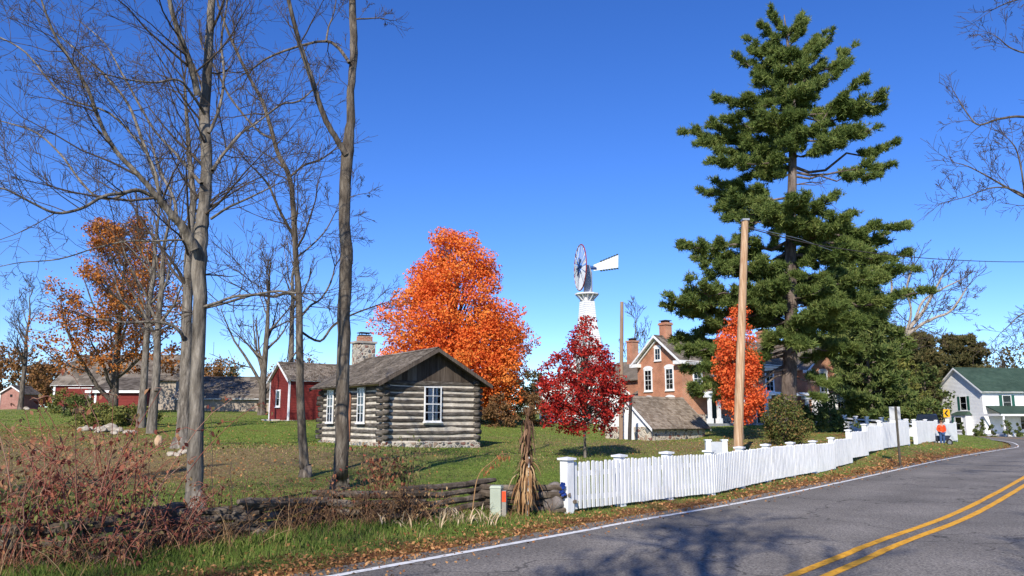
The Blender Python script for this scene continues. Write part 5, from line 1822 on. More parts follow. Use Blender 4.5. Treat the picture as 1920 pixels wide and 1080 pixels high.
#@@PART3
# ------------------------------------------------------------------ white picket fence
def fence_path():
    P = [(1063,14.2),(1161,15.2),(1250,16.3),(1344,17.7),(1398,19.4),(1442,21.0),(1495,23),(1537,24.8),(1570,27),(1600,29.5),(1625,31.5),(1650,33.5),(1690,37.5),(1716,42),(1738,48),(1760,54),(1780,59),(1795,62)]
    px = np.array([p[0] for p in P]); d = np.array([p[1] for p in P])
    return px, d
def picket_fence():
    px, dd = fence_path()
    posts = [1064, 1168, 1257, 1337, 1394, 1443, 1489, 1531, 1565, 1597, 1627, 1655, 1682, 1705, 1719, 1740, 1760, 1778, 1795]
    base = G(1064, 14.2)
    r = thing('picket_fence', 'long white picket fence with square capped posts along the roadside lawn', 'fence', base)
    pts = [G(p, float(np.interp(p, px, dd))) - base for p in posts]
    hs = [np.interp(p, [1063, 1570, 1650, 1700, 1800], [.80, .84, 1.0, 1.18, 1.3]) for p in posts]
    rn = random.Random(3)
    count = 0
    rest = MB()
    zb_prev = None
    tops = []
    for i in range(len(pts) - 1):
        a, b = pts[i], pts[i + 1]
        v = b - a; L = math.hypot(v.x, v.y)
        u = Vector((v.x / L, v.y / L, 0)); nrm = Vector((u.y, -u.x, 0))   # toward the road
        h = (hs[i] + hs[i + 1]) / 2
        g0 = max(a.z, b.z) + .02 if i > 6 else None
        def bot(t):
            return g0 if g0 is not None else (a.z + (b.z - a.z) * t + .055)
        if i == 13: 
            tops.append((bot(0) + h, bot(1) + h)); continue                # gate gap
        tops.append((bot(0) + h, bot(1) + h))
        for zr in (.22, .74):
            m = MB()
            p0 = a + Vector((0, 0, 0)) - nrm * .0; p1 = b
            m.beam(Vector((p0.x, p0.y, bot(0) + h * zr)), Vector((p1.x, p1.y, bot(1) + h * zr)), .04, .09)
            m.build('rail', M_FENCE, r)
        n = max(2, int(L / .112)) 
        for j in range(n):
            t = (j + .5) / n
            if i == 0 and t * L < .12: continue
            c = a.lerp(b, t) + nrm * .036
            z0 = bot(t) + rn.uniform(-.006, .006); z1 = z0 + h * 1.0 + rn.uniform(-.008, .008)
            w2 = rn.uniform(.034, .038)
            m = MB() if count < 90 else rest
            tw = rn.uniform(-.014, .014)
            cc = [Vector((c.x, c.y, 0)) - u * w2, Vector((c.x, c.y, 0)) + u * w2]
            f, k = nrm * .011, len(m.v)
            tp = [(cc[0] + u * tw, z1 - .03), (cc[0] + u * (tw + .018), z1), (cc[1] + u * (tw - .018), z1), (cc[1] + u * tw, z1 - .03)]
            ring = [(cc[0], z0), *tp, (cc[1], z0)]
            for s_ in (1, -1):
                m.v += [(q.x + f.x * s_, q.y + f.y * s_, z) for q, z in ring]
            m.f += [tuple(k + q for q in (0, 5, 4, 3, 2, 1)), tuple(k + 6 + q for q in range(6))] + [(k + q, k + (q + 1) % 6, k + 6 + (q + 1) % 6, k + 6 + q) for q in range(6)]
            if count < 90:
                m.build('picket', M_FENCE, r)
            count += 1
    o = rest.build('pickets', M_FENCE, r)
    o['kind'] = 'stuff'
    for i, p in enumerate(pts):
        top = tops[min(i, len(tops) - 1)][0] + .035
        if i > 0: top = max(top, tops[i - 1][1] + .035)
        v = (pts[min(i + 1, len(pts) - 1)] - pts[max(i - 1, 0)]); an = math.atan2(v.y, v.x)
        s = .078 if i else .085
        m = MB(); m.box(-s, s, -s, s, -.3, top - p.z)
        o = m.build('post', M_FENCE, r); o.location = p + (Vector((-math.sin(an), math.cos(an), 0)) * .055 if i else Vector((0, 0, 0))); o.rotation_euler = (0, rn.uniform(-.008, .008), an)
        m = MB(); m.box(-s - .035, s + .035, -s - .035, s + .035, top - p.z, top - p.z + .035)
        k = len(m.v); e = s + .02
        m.v += [(-e, -e, top - p.z + .035), (e, -e, top - p.z + .035), (e, e, top - p.z + .035), (-e, e, top - p.z + .035), (0, 0, top - p.z + .055)]
        m.f += [(k, k + 1, k + 4), (k + 1, k + 2, k + 4), (k + 2, k + 3, k + 4), (k + 3, k, k + 4)]
        m.build('cap', M_FENCE, o)
picket_fence()
def ribbon():
    p = G(1058, 14.08) ; p.z = 0
    c = W(1056, 918, 14.05)
    m = MB(); rn = random.Random(9)
    for i in range(9):
        a = rn.uniform(0, 6.28); q = c + Vector((rn.uniform(-.03, .03), rn.uniform(-.03, .0), rn.uniform(-.09, .09)))
        e = Vector((math.cos(a) * .05, -.02, math.sin(a) * .05)); s = Vector((-math.sin(a) * .022, 0, math.cos(a) * .022))
        m.hexa([q - s, q + s, q + e + s, q + e - s, q - s + Vector((0, .01, 0)), q + s + Vector((0, .01, 0)), q + e + s + Vector((0, .01, 0)), q + e - s + Vector((0, .01, 0))])
    o = m.build('ribbon', mat('blue_plastic', [(.01, .03, .16), (.02, .05, .25)], 3, .4))
    tag(o, 'dark blue ribbon tied to the end post of the picket fence', 'ribbon')
ribbon()
def far_fence():
    base = G(1585, 58)
    r = thing('white_fence', 'low white board fence with posts in the yard behind the picket fence', 'fence', base)
    P = [G(p, d) - base for p, d in ((1585, 60), (1606, 58.5), (1627, 57), (1655, 56), (1672, 55), (1690, 55), (1715, 55))]
    for i in range(len(P) - 1):
        a, b = P[i], P[i + 1]
        for z, h in ((1.08, .10), (.55, .62)):
            m = MB(); m.beam(a + Vector((0, 0, z)), b + Vector((0, 0, z)), .05, h); m.build('board', M_WHITE, r)
    for p in P:
        m = MB(); m.box(-.09, .09, -.09, .09, -.3, 1.25); m.box(-.13, .13, -.13, .13, 1.25, 1.32); o = m.build('post', M_WHITE, r); o.location = p
far_fence()

# ------------------------------------------------------------------ poles, signs, cable
M_POLE = mat('new_pole_wood', [(.30, .17, .095), (.46, .29, .17), (.58, .42, .28)], 3, .85, .006, 10, (6, 6, .35), tint=.12)
M_POLE2 = mat('brown_pole_wood', [(.22, .14, .09), (.33, .23, .16)], 3, .9, .006, 10, (6, 6, .35), tint=.15)
def pole(name, label, px0, D, top, r0, r1, m, cat='pole'):
    b = G(px0, D)
    t = W(top[0], top[1], D) - b
    r = thing(name, label, cat, b)
    q = MB(); q.tube([(0, 0, -.4), tuple(t * .25), tuple(t * .6), tuple(t)], [r0, r0 * .96 + r1 * .04, (r0 + r1) / 2, r1], 14)
    q.build('shaft', m, r, smooth=False)
    return r, t
r_, t_ = pole('utility_pole', 'tall bare tan wooden pole leaning slightly in front of the scarlet maple', 1382, 29, (1397, 412), .165, .125, M_POLE)
q = MB(); q.box(t_.x - .13, t_.x + .13, -.14, .14, t_.z - .05, t_.z + .02); q.build('top_cap', M_METAL, r_)
q = MB(); q.tube([(t_.x + .05, -.02, t_.z - .3), (t_.x + .28, -.02, t_.z - .3)], .025, 6); q.build('hook', M_RUST, r_)
r_, t_ = pole('wooden_pole', 'thin weathered pole rising between the windmill and the brick farmhouse', 1164, 45, (1166, 566), .12, .095, M_POLE2)
r_, t_ = pole('short_post', 'short dark slanting post at the white gable of the root cellar', 1180, 42.6, (1183, 742), .10, .08, M_RUST, 'post')
def cable():
    pts = [W(1403, 428, 29), W(1520, 457, 32), W(1650, 476, 36), W(1780, 487, 41), W(1920, 491, 47), W(2100, 486, 56)]
    P, _ = smooth_path([tuple(p) for p in pts], [1] * len(pts), 5)
    tb = TB(); tb.add(P, [.022] * len(P), 5)
    o = tb.build('overhead_cable', M_RUST); tag(o, 'dark cable running from the tan pole to the right across the sky', 'cable')
    pts = [W(1403, 426, 29), W(1440, 434, 31), W(1500, 448, 35), W(1560, 470, 40)]
    tb = TB(); tb.add([tuple(p) for p in pts], [.016] * 4, 4)
    o = tb.build('overhead_cable', M_METAL); tag(o, 'thin pale wire from the tan pole into the pine boughs', 'cable')
cable()
def metal_sign():
    b = G(1688, 29.5)
    r = thing('road_sign', 'back of a grey metal road sign on a dark leaning post by the lawn edge', 'sign', b)
    t = W(1679, 762, 29.5) - b
    q = MB(); q.beam((0, 0, -.3), tuple(t), .07, .05, up=(0, 1, 0)); q.build('post', mat('dark_post_steel', [(.05, .045, .035), (.10, .085, .06)], 5, .7), r)
    c = t + Vector((-.02, .05, -.25))
    q = MB(); q.box(c.x - .20, c.x + .20, c.y, c.y + .015, c.z - .24, c.z + .24); q.build('sign_plate', mat('bare_aluminium', [(.42, .43, .43), (.55, .56, .56)], 4, .45), r)
    q = MB()
    for z in (-.15, .15): q.tube([(c.x + .03, c.y - .07, c.z + z), (c.x + .03, c.y, c.z + z)], .015, 6)
    q.build('bolt', M_METAL, r)
metal_sign()
def curve_sign():
    D = 68
    b = G(1778, D)
    r = thing('curve_sign', 'yellow sign with a black left pointing arrow beside the white house', 'sign', b)
    t = W(1778, 775, D) - b
    q = MB(); q.box(-.04, .04, 0, .05, -.3, t.z + .2); q.build('post', M_METAL, r)
    yl = mat('sign_yellow', [(.75, .36, .015), (.80, .42, .02)], 4, .45)
    q = MB(); q.box(-.27, .27, -.03, -.01, t.z - .33, t.z + .33); pl = q.build('sign_plate', yl, r)
    q = MB()
    for s in (-1, 1):
        q.hexa([(-.20, -.036, t.z), (-.04, -.036, t.z), (.17, -.036, t.z + s * .25), (.01, -.036, t.z + s * .25), (-.20, -.031, t.z), (-.04, -.031, t.z), (.17, -.031, t.z + s * .25), (.01, -.031, t.z + s * .25)])
    q.build('arrow', M_DARK, pl)
    q = MB(); q.box(-.16, .16, -.03, -.01, t.z - .85, t.z - .45); q.build('plaque', mat('pale_plaque', [(.70, .66, .55), (.78, .74, .64)], 4, .5), r)
curve_sign()

# ------------------------------------------------------------------ person in the orange jacket
def skin_part(name, V, E, Rd, m, parent, sub=1):
    me = bpy.data.meshes.new(name)
    bm = bmesh.new()
    lay = bm.verts.layers.skin.verify()
    vs = [bm.verts.new(v) for v in V]
    for v, r in zip(vs, Rd):
        v[lay].radius = r if isinstance(r, tuple) else (r, r)
    vs[0][lay].use_root = True
    for a, b in E: bm.edges.new((vs[a], vs[b]))
    bm.to_mesh(me); bm.free()
    o = link(name, me, m, parent)
    o.modifiers.new('skin', 'SKIN').use_smooth_shade = True
    s = o.modifiers.new('sub', 'SUBSURF'); s.levels = sub; s.render_levels = sub
    return o
def person():
    b = G(1768, 51.5)
    r = thing('person', 'person in a bright orange jacket and blue jeans with hands near the waist', 'person', b, R(8))
    r.scale = (.93, .93, .93)
    J = {'pel': (0, 0, .93), 'ch': (0, -.01, 1.15), 'sh': (0, .0, 1.38), 'nk': (0, -.01, 1.48), 'hd': (0, -.03, 1.60), 'top': (0, -.02, 1.70),
         'lh': (-.10, 0, .88), 'lk': (-.12, -.02, .48), 'la': (-.13, .03, .09), 'lt': (-.14, -.12, .04), 'rh': (.10, 0, .88), 'rk': (.12, .0, .48), 'ra': (.13, .05, .09), 'rt': (.15, -.10, .04),
         'ls': (-.20, 0, 1.38), 'le': (-.31, .05, 1.12), 'lw': (-.18, -.12, .98), 'rs': (.20, 0, 1.38), 're': (.31, .05, 1.12), 'rw': (.18, -.12, .98)}
    def seg(names, edges, rad, nm, m):
        idx = {n: i for i, n in enumerate(names)}
        return skin_part(nm, [J[n] for n in names], [(idx[a], idx[c]) for a, c in edges], rad, m, r)
    skin = mat('skin', [(.45, .26, .19), (.52, .32, .24)], 5, .6)
    J['lf'] = (-.10, -.16, .94); J['rf'] = (.10, -.16, .94)
    seg(['pel', 'ch', 'sh', 'nk', 'hd', 'top', 'lh', 'lk', 'la', 'rh', 'rk', 'ra', 'ls', 'le', 'lw', 'lf', 'rs', 're', 'rw', 'rf'],
        [('pel', 'ch'), ('ch', 'sh'), ('sh', 'nk'), ('nk', 'hd'), ('hd', 'top'), ('pel', 'lh'), ('lh', 'lk'), ('lk', 'la'), ('pel', 'rh'), ('rh', 'rk'), ('rk', 'ra'), ('sh', 'ls'), ('ls', 'le'), ('le', 'lw'), ('lw', 'lf'), ('sh', 'rs'), ('rs', 're'), ('re', 'rw'), ('rw', 'rf')],
        [.14, .14, .12, .06, .095, .07, .09, .06, .045, .09, .06, .045, .065, .05, .035, .03, .065, .05, .035, .03], 'body', skin)
    seg(['ch', 'pel', 'sh', 'nk', 'ls', 'le', 'lw', 'rs', 're', 'rw'], [('pel', 'ch'), ('ch', 'sh'), ('sh', 'nk'), ('sh', 'ls'), ('ls', 'le'), ('le', 'lw'), ('sh', 'rs'), ('rs', 're'), ('re', 'rw')],
        [(.20, .17), (.19, .16), (.17, .14), .09, .09, .075, .055, .09, .075, .055], 'jacket', mat('orange_red_fleece', [(.72, .06, .015), (.85, .10, .025)], 6, .85))
    seg(['pel', 'lh', 'lk', 'la', 'rh', 'rk', 'ra'], [('pel', 'lh'), ('lh', 'lk'), ('lk', 'la'), ('pel', 'rh'), ('rh', 'rk'), ('rk', 'ra')], [.155, .115, .08, .065, .115, .08, .065], 'jeans', mat('blue_denim', [(.03, .06, .16), (.06, .11, .24)], 9, .9))
    h = MB(); h.blob((0, -.005, 1.665), (.105, .115, .10), 3, .1, 2); h.build('hair', mat('brown_hair', [(.07, .035, .02), (.14, .07, .04)], 12, .8), r, True)
    for s in (-1, 1):
        h = MB(); h.blob((s * .13, -.04, .05), (.055, .14, .055), 5, .1, 2); h.build('shoe', M_RUST, r, True)
    f = MB(); f.blob((0, -.125, 1.60), (.018, .025, .03), 1, 0, 1); f.build('nose', skin, r, True)
    for s in (-1, 1):
        f = MB(); f.blob((s * .035, -.115, 1.625), (.012, .01, .008), 1, 0, 1); f.build('eye', M_DARK, r, True)
person()
def cart():
    b = G(1758, 52.3)
    r = thing('wheelbarrow', 'low dark cart with black wheels standing beside the person in orange', 'cart', b, R(10))
    q = MB(); q.hexa([(-.35, -.28, .28), (.55, -.28, .34), (.55, .28, .34), (-.35, .28, .28), (-.55, -.36, .62), (.75, -.36, .66), (.75, .36, .66), (-.55, .36, .62)])
    q.build('tray', mat('dark_blue_cart_paint', [(.03, .035, .06), (.05, .06, .09)], 4, .5), r)
    for x in (-.42, .62):
        w_ = MB(); N = 18
        ring = [(x + math.cos(2 * math.pi * i / N) * .19, -.32, .22 + math.sin(2 * math.pi * i / N) * .19) for i in range(N + 1)]
        w_.tube(ring, .05, 8, False); o = w_.build('wheel', mat('black_rubber', [(.015, .015, .015), (.03, .03, .03)], 6, .8), r, True)
        w_ = MB(); w_.tube([(x, -.35, .22), (x, -.29, .22)], .13, 12); w_.build('rim', M_METAL, o)
    q = MB()
    for y in (-.26, .26): q.tube([(-.5, y, .5), (-1.0, y, .75)], .02, 6)
    q.build('handle', M_RUST, r)
cart()
def car():
    b = G(1741, 68)
    r = thing('parked_car', 'dark blue car parked behind the picket fence near the person in orange', 'car', b, R(62))
    prof = [(-2.2, .35), (-2.25, .75), (-2.1, 1.0), (-1.9, 1.08), (-1.35, 1.62), (-.9, 1.72), (.35, 1.70), (.75, 1.6), (1.25, 1.08), (2.0, .95), (2.25, .75), (2.25, .38)]
    bm = bmesh.new()
    L1 = [bm.verts.new((x, -.88 + (.16 if z > 1.2 else 0), z)) for x, z in prof]
    L2 = [bm.verts.new((x, .88 - (.16 if z > 1.2 else 0), z)) for x, z in prof]
    n = len(prof)
    bm.faces.new(L1); bm.faces.new(list(reversed(L2)))
    for i in range(n):
        j = (i + 1) % n
        bm.faces.new((L1[j], L1[i], L2[i], L2[j]))
    bmesh.ops.bevel(bm, geom=bm.edges[:], offset=.05, segments=2, affect='EDGES')
    bmesh.ops.recalc_face_normals(bm, faces=bm.faces)
    me = bpy.data.meshes.new('body'); bm.to_mesh(me); bm.free()
    link('body', me, mat('dark_blue_car_paint', [(.012, .018, .035), (.018, .025, .045)], 3, .25, spec=.6), r)
    gm = mat('tinted_glass', [(.012, .016, .02), (.02, .025, .03)], 3, .08, spec=.8)
    for s in (-1, 1):
        for (x0, x1, x2, x3) in ((-1.5, -.35, -.35, -1.15), (-.25, .95, .6, -.25)):
            y0, y1 = s * .845, s * .735
            q = MB(); q.hexa([(x0, y0, 1.12), (x1, y0, 1.12), (x1, y0 + s * .01, 1.12), (x0, y0 + s * .01, 1.12), (x3, y1, 1.58), (x2, y1, 1.58), (x2, y1 + s * .012, 1.58), (x3, y1 + s * .012, 1.58)])
            q.build('window', gm, r)
    for (x0, z0, x1, z1) in ((-1.86, 1.13, -1.42, 1.58), (1.24, 1.12, .82, 1.56)):
        s = -1 if x0 < 0 else 1
        q = MB(); q.hexa([(x0, -.76, z0), (x0, .76, z0), (x0 + s * .03, .76, z0), (x0 + s * .03, -.76, z0), (x1, -.66, z1), (x1, .66, z1), (x1 + s * .03, .66, z1 + .02), (x1 + s * .03, -.66, z1 + .02)])
        q.build('windscreen', gm, r)
    for x in (-1.4, 1.4):
        for s in (-1, 1):
            w_ = MB(); w_.tube([(x, s * .70, .34), (x, s * .90, .34)], .34, 20); o = w_.build('wheel', mat('black_rubber', []), r)
            w_ = MB(); w_.tube([(x, s * .88, .34), (x, s * .915, .34)], .2, 14); w_.build('rim', M_METAL, o)
    for s in (-1, 1):
        q = MB(); q.box(-2.29, -2.22, s * .62 - .16, s * .62 + .16, .78, .98); q.build('tail_light', mat('red_lens', [(.35, .01, .01), (.4, .02, .02)], 3, .3), r)
        q = MB(); q.box(2.22, 2.28, s * .6 - .18, s * .6 + .18, .68, .82); q.build('headlight', M_WHITE, r)
car()

# ------------------------------------------------------------------ box behind the fence, pedestal by the rails
def box_stand():
    D = 21
    b = G(1345, D)
    r = thing('meter_stand', 'grey cabinet held between two white posts behind the picket fence', 'cabinet', b)
    zt = Z_at(826, D) - b.z
    for x0, x1 in ((-.27, -.14), (.15, .28)):
        q = MB(); q.box(x0, x1, -.07, .07, -.3, zt); q.build('post', M_WHITE, r)
        q = MB(); q.box(x0 - .02, x1 + .02, -.09, .09, zt, zt + .03); q.build('cap', M_WHITE, r)
    q = MB(); q.box(-.138, .148, -.04, .05, .25, zt - .03); q.build('cabinet', mat('light_grey_paint', [(.42, .44, .46), (.50, .52, .54)], 4, .5), r)
box_stand()
def pedestal():
    b = G(933, 13.5)
    r = thing('utility_pedestal', 'grey green utility pedestal with an orange sticker standing in the roadside weeds', 'pedestal', b, R(-14))
    m = mat('grey_green_plastic', [(.34, .38, .30), (.42, .46, .37)], 4, .55, tint=.08)
    zt = Z_at(910, 13.5) - b.z
    q = MB(); q.box(-.105, .075, -.09, .09, -.1, zt - .04); q.build('housing', m, r)
    q = MB(); q.hexa([(-.115, -.1, zt - .04), (.085, -.1, zt - .04), (.085, .1, zt - .04), (-.115, .1, zt - .04), (-.10, -.08, zt), (.07, -.08, zt), (.07, .08, zt), (-.10, .08, zt)]); q.build('lid', m, r)
    q = MB(); q.box(.078, .15, -.03, .06, -.1, zt - .08); q.build('side_post', mat('weathered_stake', [(.22, .2, .17), (.32, .3, .26)], 5), r)
    q = MB(); q.box(.082, .148, -.036, -.031, zt - .26, zt - .09); q.build('sticker', mat('orange_red_sticker', [(.68, .06, .02), (.75, .10, .03)], 5, .5), r)
pedestal()

# ------------------------------------------------------------------ split rail fence
M_RAIL = mat('old_split_rail', [(.03, .022, .016), (.10, .078, .058), (.24, .20, .16)], 4, .95, .02, 16, (1, 1, 1), island=.3, tint=.3)
M_ROCK = mat('dark_rock', [(.06, .05, .045), (.15, .13, .12), (.26, .23, .21)], 5, .9, .03, 8)
M_ROCKP = mat('pale_boulder', [(.22, .18, .13), (.38, .33, .26), (.50, .45, .38)], 3, .9, .04, 6)
def rail_fence():
    pth = [(1045, 14.4), (905, 13.9), (760, 12.9), (610, 12.0), (470, 11.1), (320, 10.2), (160, 9.3), (-40, 8.6), (-260, 8.0)]
    base = G(700, 12.6)
    r = thing('split_rail_fence', 'low zigzag fence of dark weathered split rails along the verge', 'fence', base)
    rn = random.Random(8)
    nodes = []
    for i, (px, D) in enumerate(pth):
        p = G(px, D + (.22 if i % 2 else -.22)); nodes.append(p)
    for i in range(len(nodes) - 1):
        a, b = nodes[i], nodes[i + 1]
        nl = 4
        for k in range(nl):
            za = .06 + k * .12 + (.06 if i % 2 else 0); zb = za
            v = (b - a).normalized()
            o1, o2 = rn.uniform(.12, .35), rn.uniform(.12, .35)
            p0 = a - v * o1 - base; p1 = b + v * o2 - base
            p0.z = a.z - base.z + za + rn.uniform(-.02, .02); p1.z = b.z - base.z + zb + rn.uniform(-.02, .02)
            if k == nl - 1 and rn.random() < .5:
                (p0 if rn.random() < .5 else p1).z -= .16
            q = MB(); N = 9
            off = Vector((rn.uniform(-.05, .05), rn.uniform(-.05, .05), 0))
            pts = [p0.lerp(p1, t / N) + off + Vector((rn.uniform(-.02, .02), rn.uniform(-.02, .02), rn.uniform(-.012, .012) - .03 * math.sin(math.pi * t / N))) for t in range(N + 1)]
            R0 = rn.uniform(.045, .068)
            random.seed(i * 10 + k)
            q.tube(pts, [R0 * (.65 + .35 * min(1, t, N - t)) * rn.uniform(.85, 1.15) for t in range(N + 1)], 7, True, .07)
            q.build('rail', M_RAIL, r)
rail_fence()
def rock(px, D, s, m, label, group=None, name='boulder', sink=.3, sd=0):
    b = G(px, D)
    q = MB(); q.blob((0, 0, s[2] * (1 - sink)), s, sd, .22, 3)
    o = q.build(name, m, None, True)
    o.location = b; tag(o, label, name, group)
rock(1038, 14.3, (.24, .22, .27), M_ROCK, 'dark jagged rock against the end post of the picket fence', name='rock', sd=1)
rock(1018, 14.5, (.17, .2, .17), M_ROCK, 'smaller dark rock where the split rails meet the picket fence', name='rock', sd=2)
rn_ = random.Random(4)
for i, (px, D, s) in enumerate([(160,41,.24),(175,41.5,.20),(190,40.5,.26),(206,41,.36),(222,41,.24),(240,40,.22),(150,42,.15),(214,39.5,.18),(251,40.6,.16),(182,39.8,.13)]):
    rock(px, D, (s, s * .8, s * .62), M_ROCKP, 'pale boulder in the rock cluster in front of the olive shrubs', 'boulders in the cluster before the shrubs', sd=i + 5)
for i, (px, D, s) in enumerate([(118,72,.4),(127,71,.32),(137,72,.36),(147,70,.3),(50,78,.3),(180,52,.2)]):
    rock(px, D, (s, s * .8, s * .55), M_ROCKP, 'pale stone lying in the far grass left of the barn bushes', 'stones in the far grass', name='stone', sd=i + 25)
rock(297, 31.5, (.13, .12, .22), mat('tan_stone', [(.42, .28, .17), (.55, .40, .27)], 4, .9, .02), 'upright tan stone beside the leaning trunk', name='stone', sd=33, sink=.15)
for i, (px, D, s) in enumerate([(322,26.4,.17),(345,26.6,.2),(333,26,.13)]):
    rock(px, D, (s, s * .8, s * .5), M_ROCKP, 'small pale stone on the lawn left of the nearest trunk', 'small stones on the lawn', name='stone', sd=i + 40)

# ------------------------------------------------------------------ corn shock
M_CORN = mat('dry_corn_husk', [(.16, .08, .035), (.36, .20, .09), (.52, .36, .19)], 5, .8, island=.75, trans=.15)
M_CORND = mat('brown_corn_stalk', [(.05, .028, .018), (.13, .07, .042), (.27, .16, .09)], 5, .85, island=.7)
def strips(name, S_, m, parent):
    """S_: list of (points, width, side vector)"""
    V, Fc = [], []
    for pts, w_, sd in S_:
        k0 = len(V); n = len(pts)
        for i, p in enumerate(pts):
            t = i / (n - 1); ww = w_ * (.35 + 1.3 * t * (1 - t) * 2) * (1 if i < n - 1 else .12)
            V.append(tuple(p[k] - sd[k] * ww * .5 for k in range(3))); V.append(tuple(p[k] + sd[k] * ww * .5 for k in range(3)))
        for i in range(n - 1):
            a = k0 + 2 * i; Fc.append((a, a + 1, a + 3, a + 2))
    return np_mesh(name, np.array(V), np.array(Fc), m, parent)
def corn_shock():
    D = 13.7
    b = G(986, D)
    r = thing('corn_shock', 'tall bundle of dried corn stalks tied to a post beside the utility pedestal', 'corn stalks', b)
    r.scale = (.78, .78, 1)
    rn = random.Random(12)
    H_ = Z_at(775, D) - b.z
    prof = lambda z: np.interp(z, [0, .25, .6, .85, 1.0, 1.4, 1.7, H_], [.10, .13, .12, .07, .07, .09, .075, .05])
    cxz = lambda z: np.interp(z, [0, .5, .9, 1.3, H_], [.0, -.01, .03, .03, .06])
    q = TB()
    for i in range(26):
        a = rn.uniform(0, 6.28); f = rn.uniform(.2, 1)
        pts = []
        top = H_ * rn.uniform(.8, 1.02)
        for k in range(8):
            z = top * k / 7
            R_ = prof(z) * f * .8
            pts.append((cxz(z) + math.cos(a) * R_ + rn.uniform(-.01, .01), math.sin(a) * R_, z))
        q.add(pts, [.014 - .001 * k for k in range(8)], 5)
    q.build('stalks', M_CORND, r)
    up_, lo = [], []
    for i in range(420):
        a = rn.uniform(0, 6.28); z = rn.uniform(.25, H_ * .95) if i < 260 else rn.uniform(.35, .85)
        R_ = prof(z)
        L = rn.uniform(.16, .36) * (1.3 if z < .9 else .85)
        p = Vector((cxz(z) + math.cos(a) * R_, math.sin(a) * R_, z))
        of_ = rn.choice((.1, .2, .35, .9)); d = Vector((math.cos(a) * of_, math.sin(a) * of_, rn.uniform(-.9, .5)))
        pts = [p]
        for k in range(4):
            p = p + d.normalized() * L / 4; pts.append(p); d = d + Vector((0, 0, -.75))
            rr = math.hypot(p.x, p.y)
        sd = Vector((-math.sin(a), math.cos(a), rn.uniform(-.4, .4))).normalized()
        (lo if z < .92 else up_).append(([tuple(x) for x in pts], rn.uniform(.022, .05), tuple(sd)))
    for i in range(30):
        a = rn.uniform(0, 6.28)
        p = Vector((.05 + math.cos(a) * .04, math.sin(a) * .04, H_ * .97)); d = Vector((math.cos(a) * .5, math.sin(a) * .3, 1.2))
        pts = [p]
        for k in range(3): p = p + d.normalized() * .07; pts.append(p); d += Vector((0, 0, -.3))
        up_.append(([tuple(x) for x in pts], .012, (-math.sin(a), math.cos(a), 0)))
    strips('upper_leaves', up_, M_CORND, r)
    strips('lower_leaves', lo, M_CORN, r)
    q = MB(); q.tube([(.03, -.11, -.1), (.055, -.16, .55), (.07, -.09, .95)], .016, 6); q.build('stake', mat('pale_metal_stake', [(.5, .5, .48), (.6, .6, .58)], 4, .4), r)
    q = MB(); N = 16
    q.tube([(.03 + math.cos(2 * math.pi * i / N) * .09, math.sin(2 * math.pi * i / N) * .09, .88) for i in range(N + 1)], .012, 5, False); q.build('twine', M_CORN, r)
corn_shock()

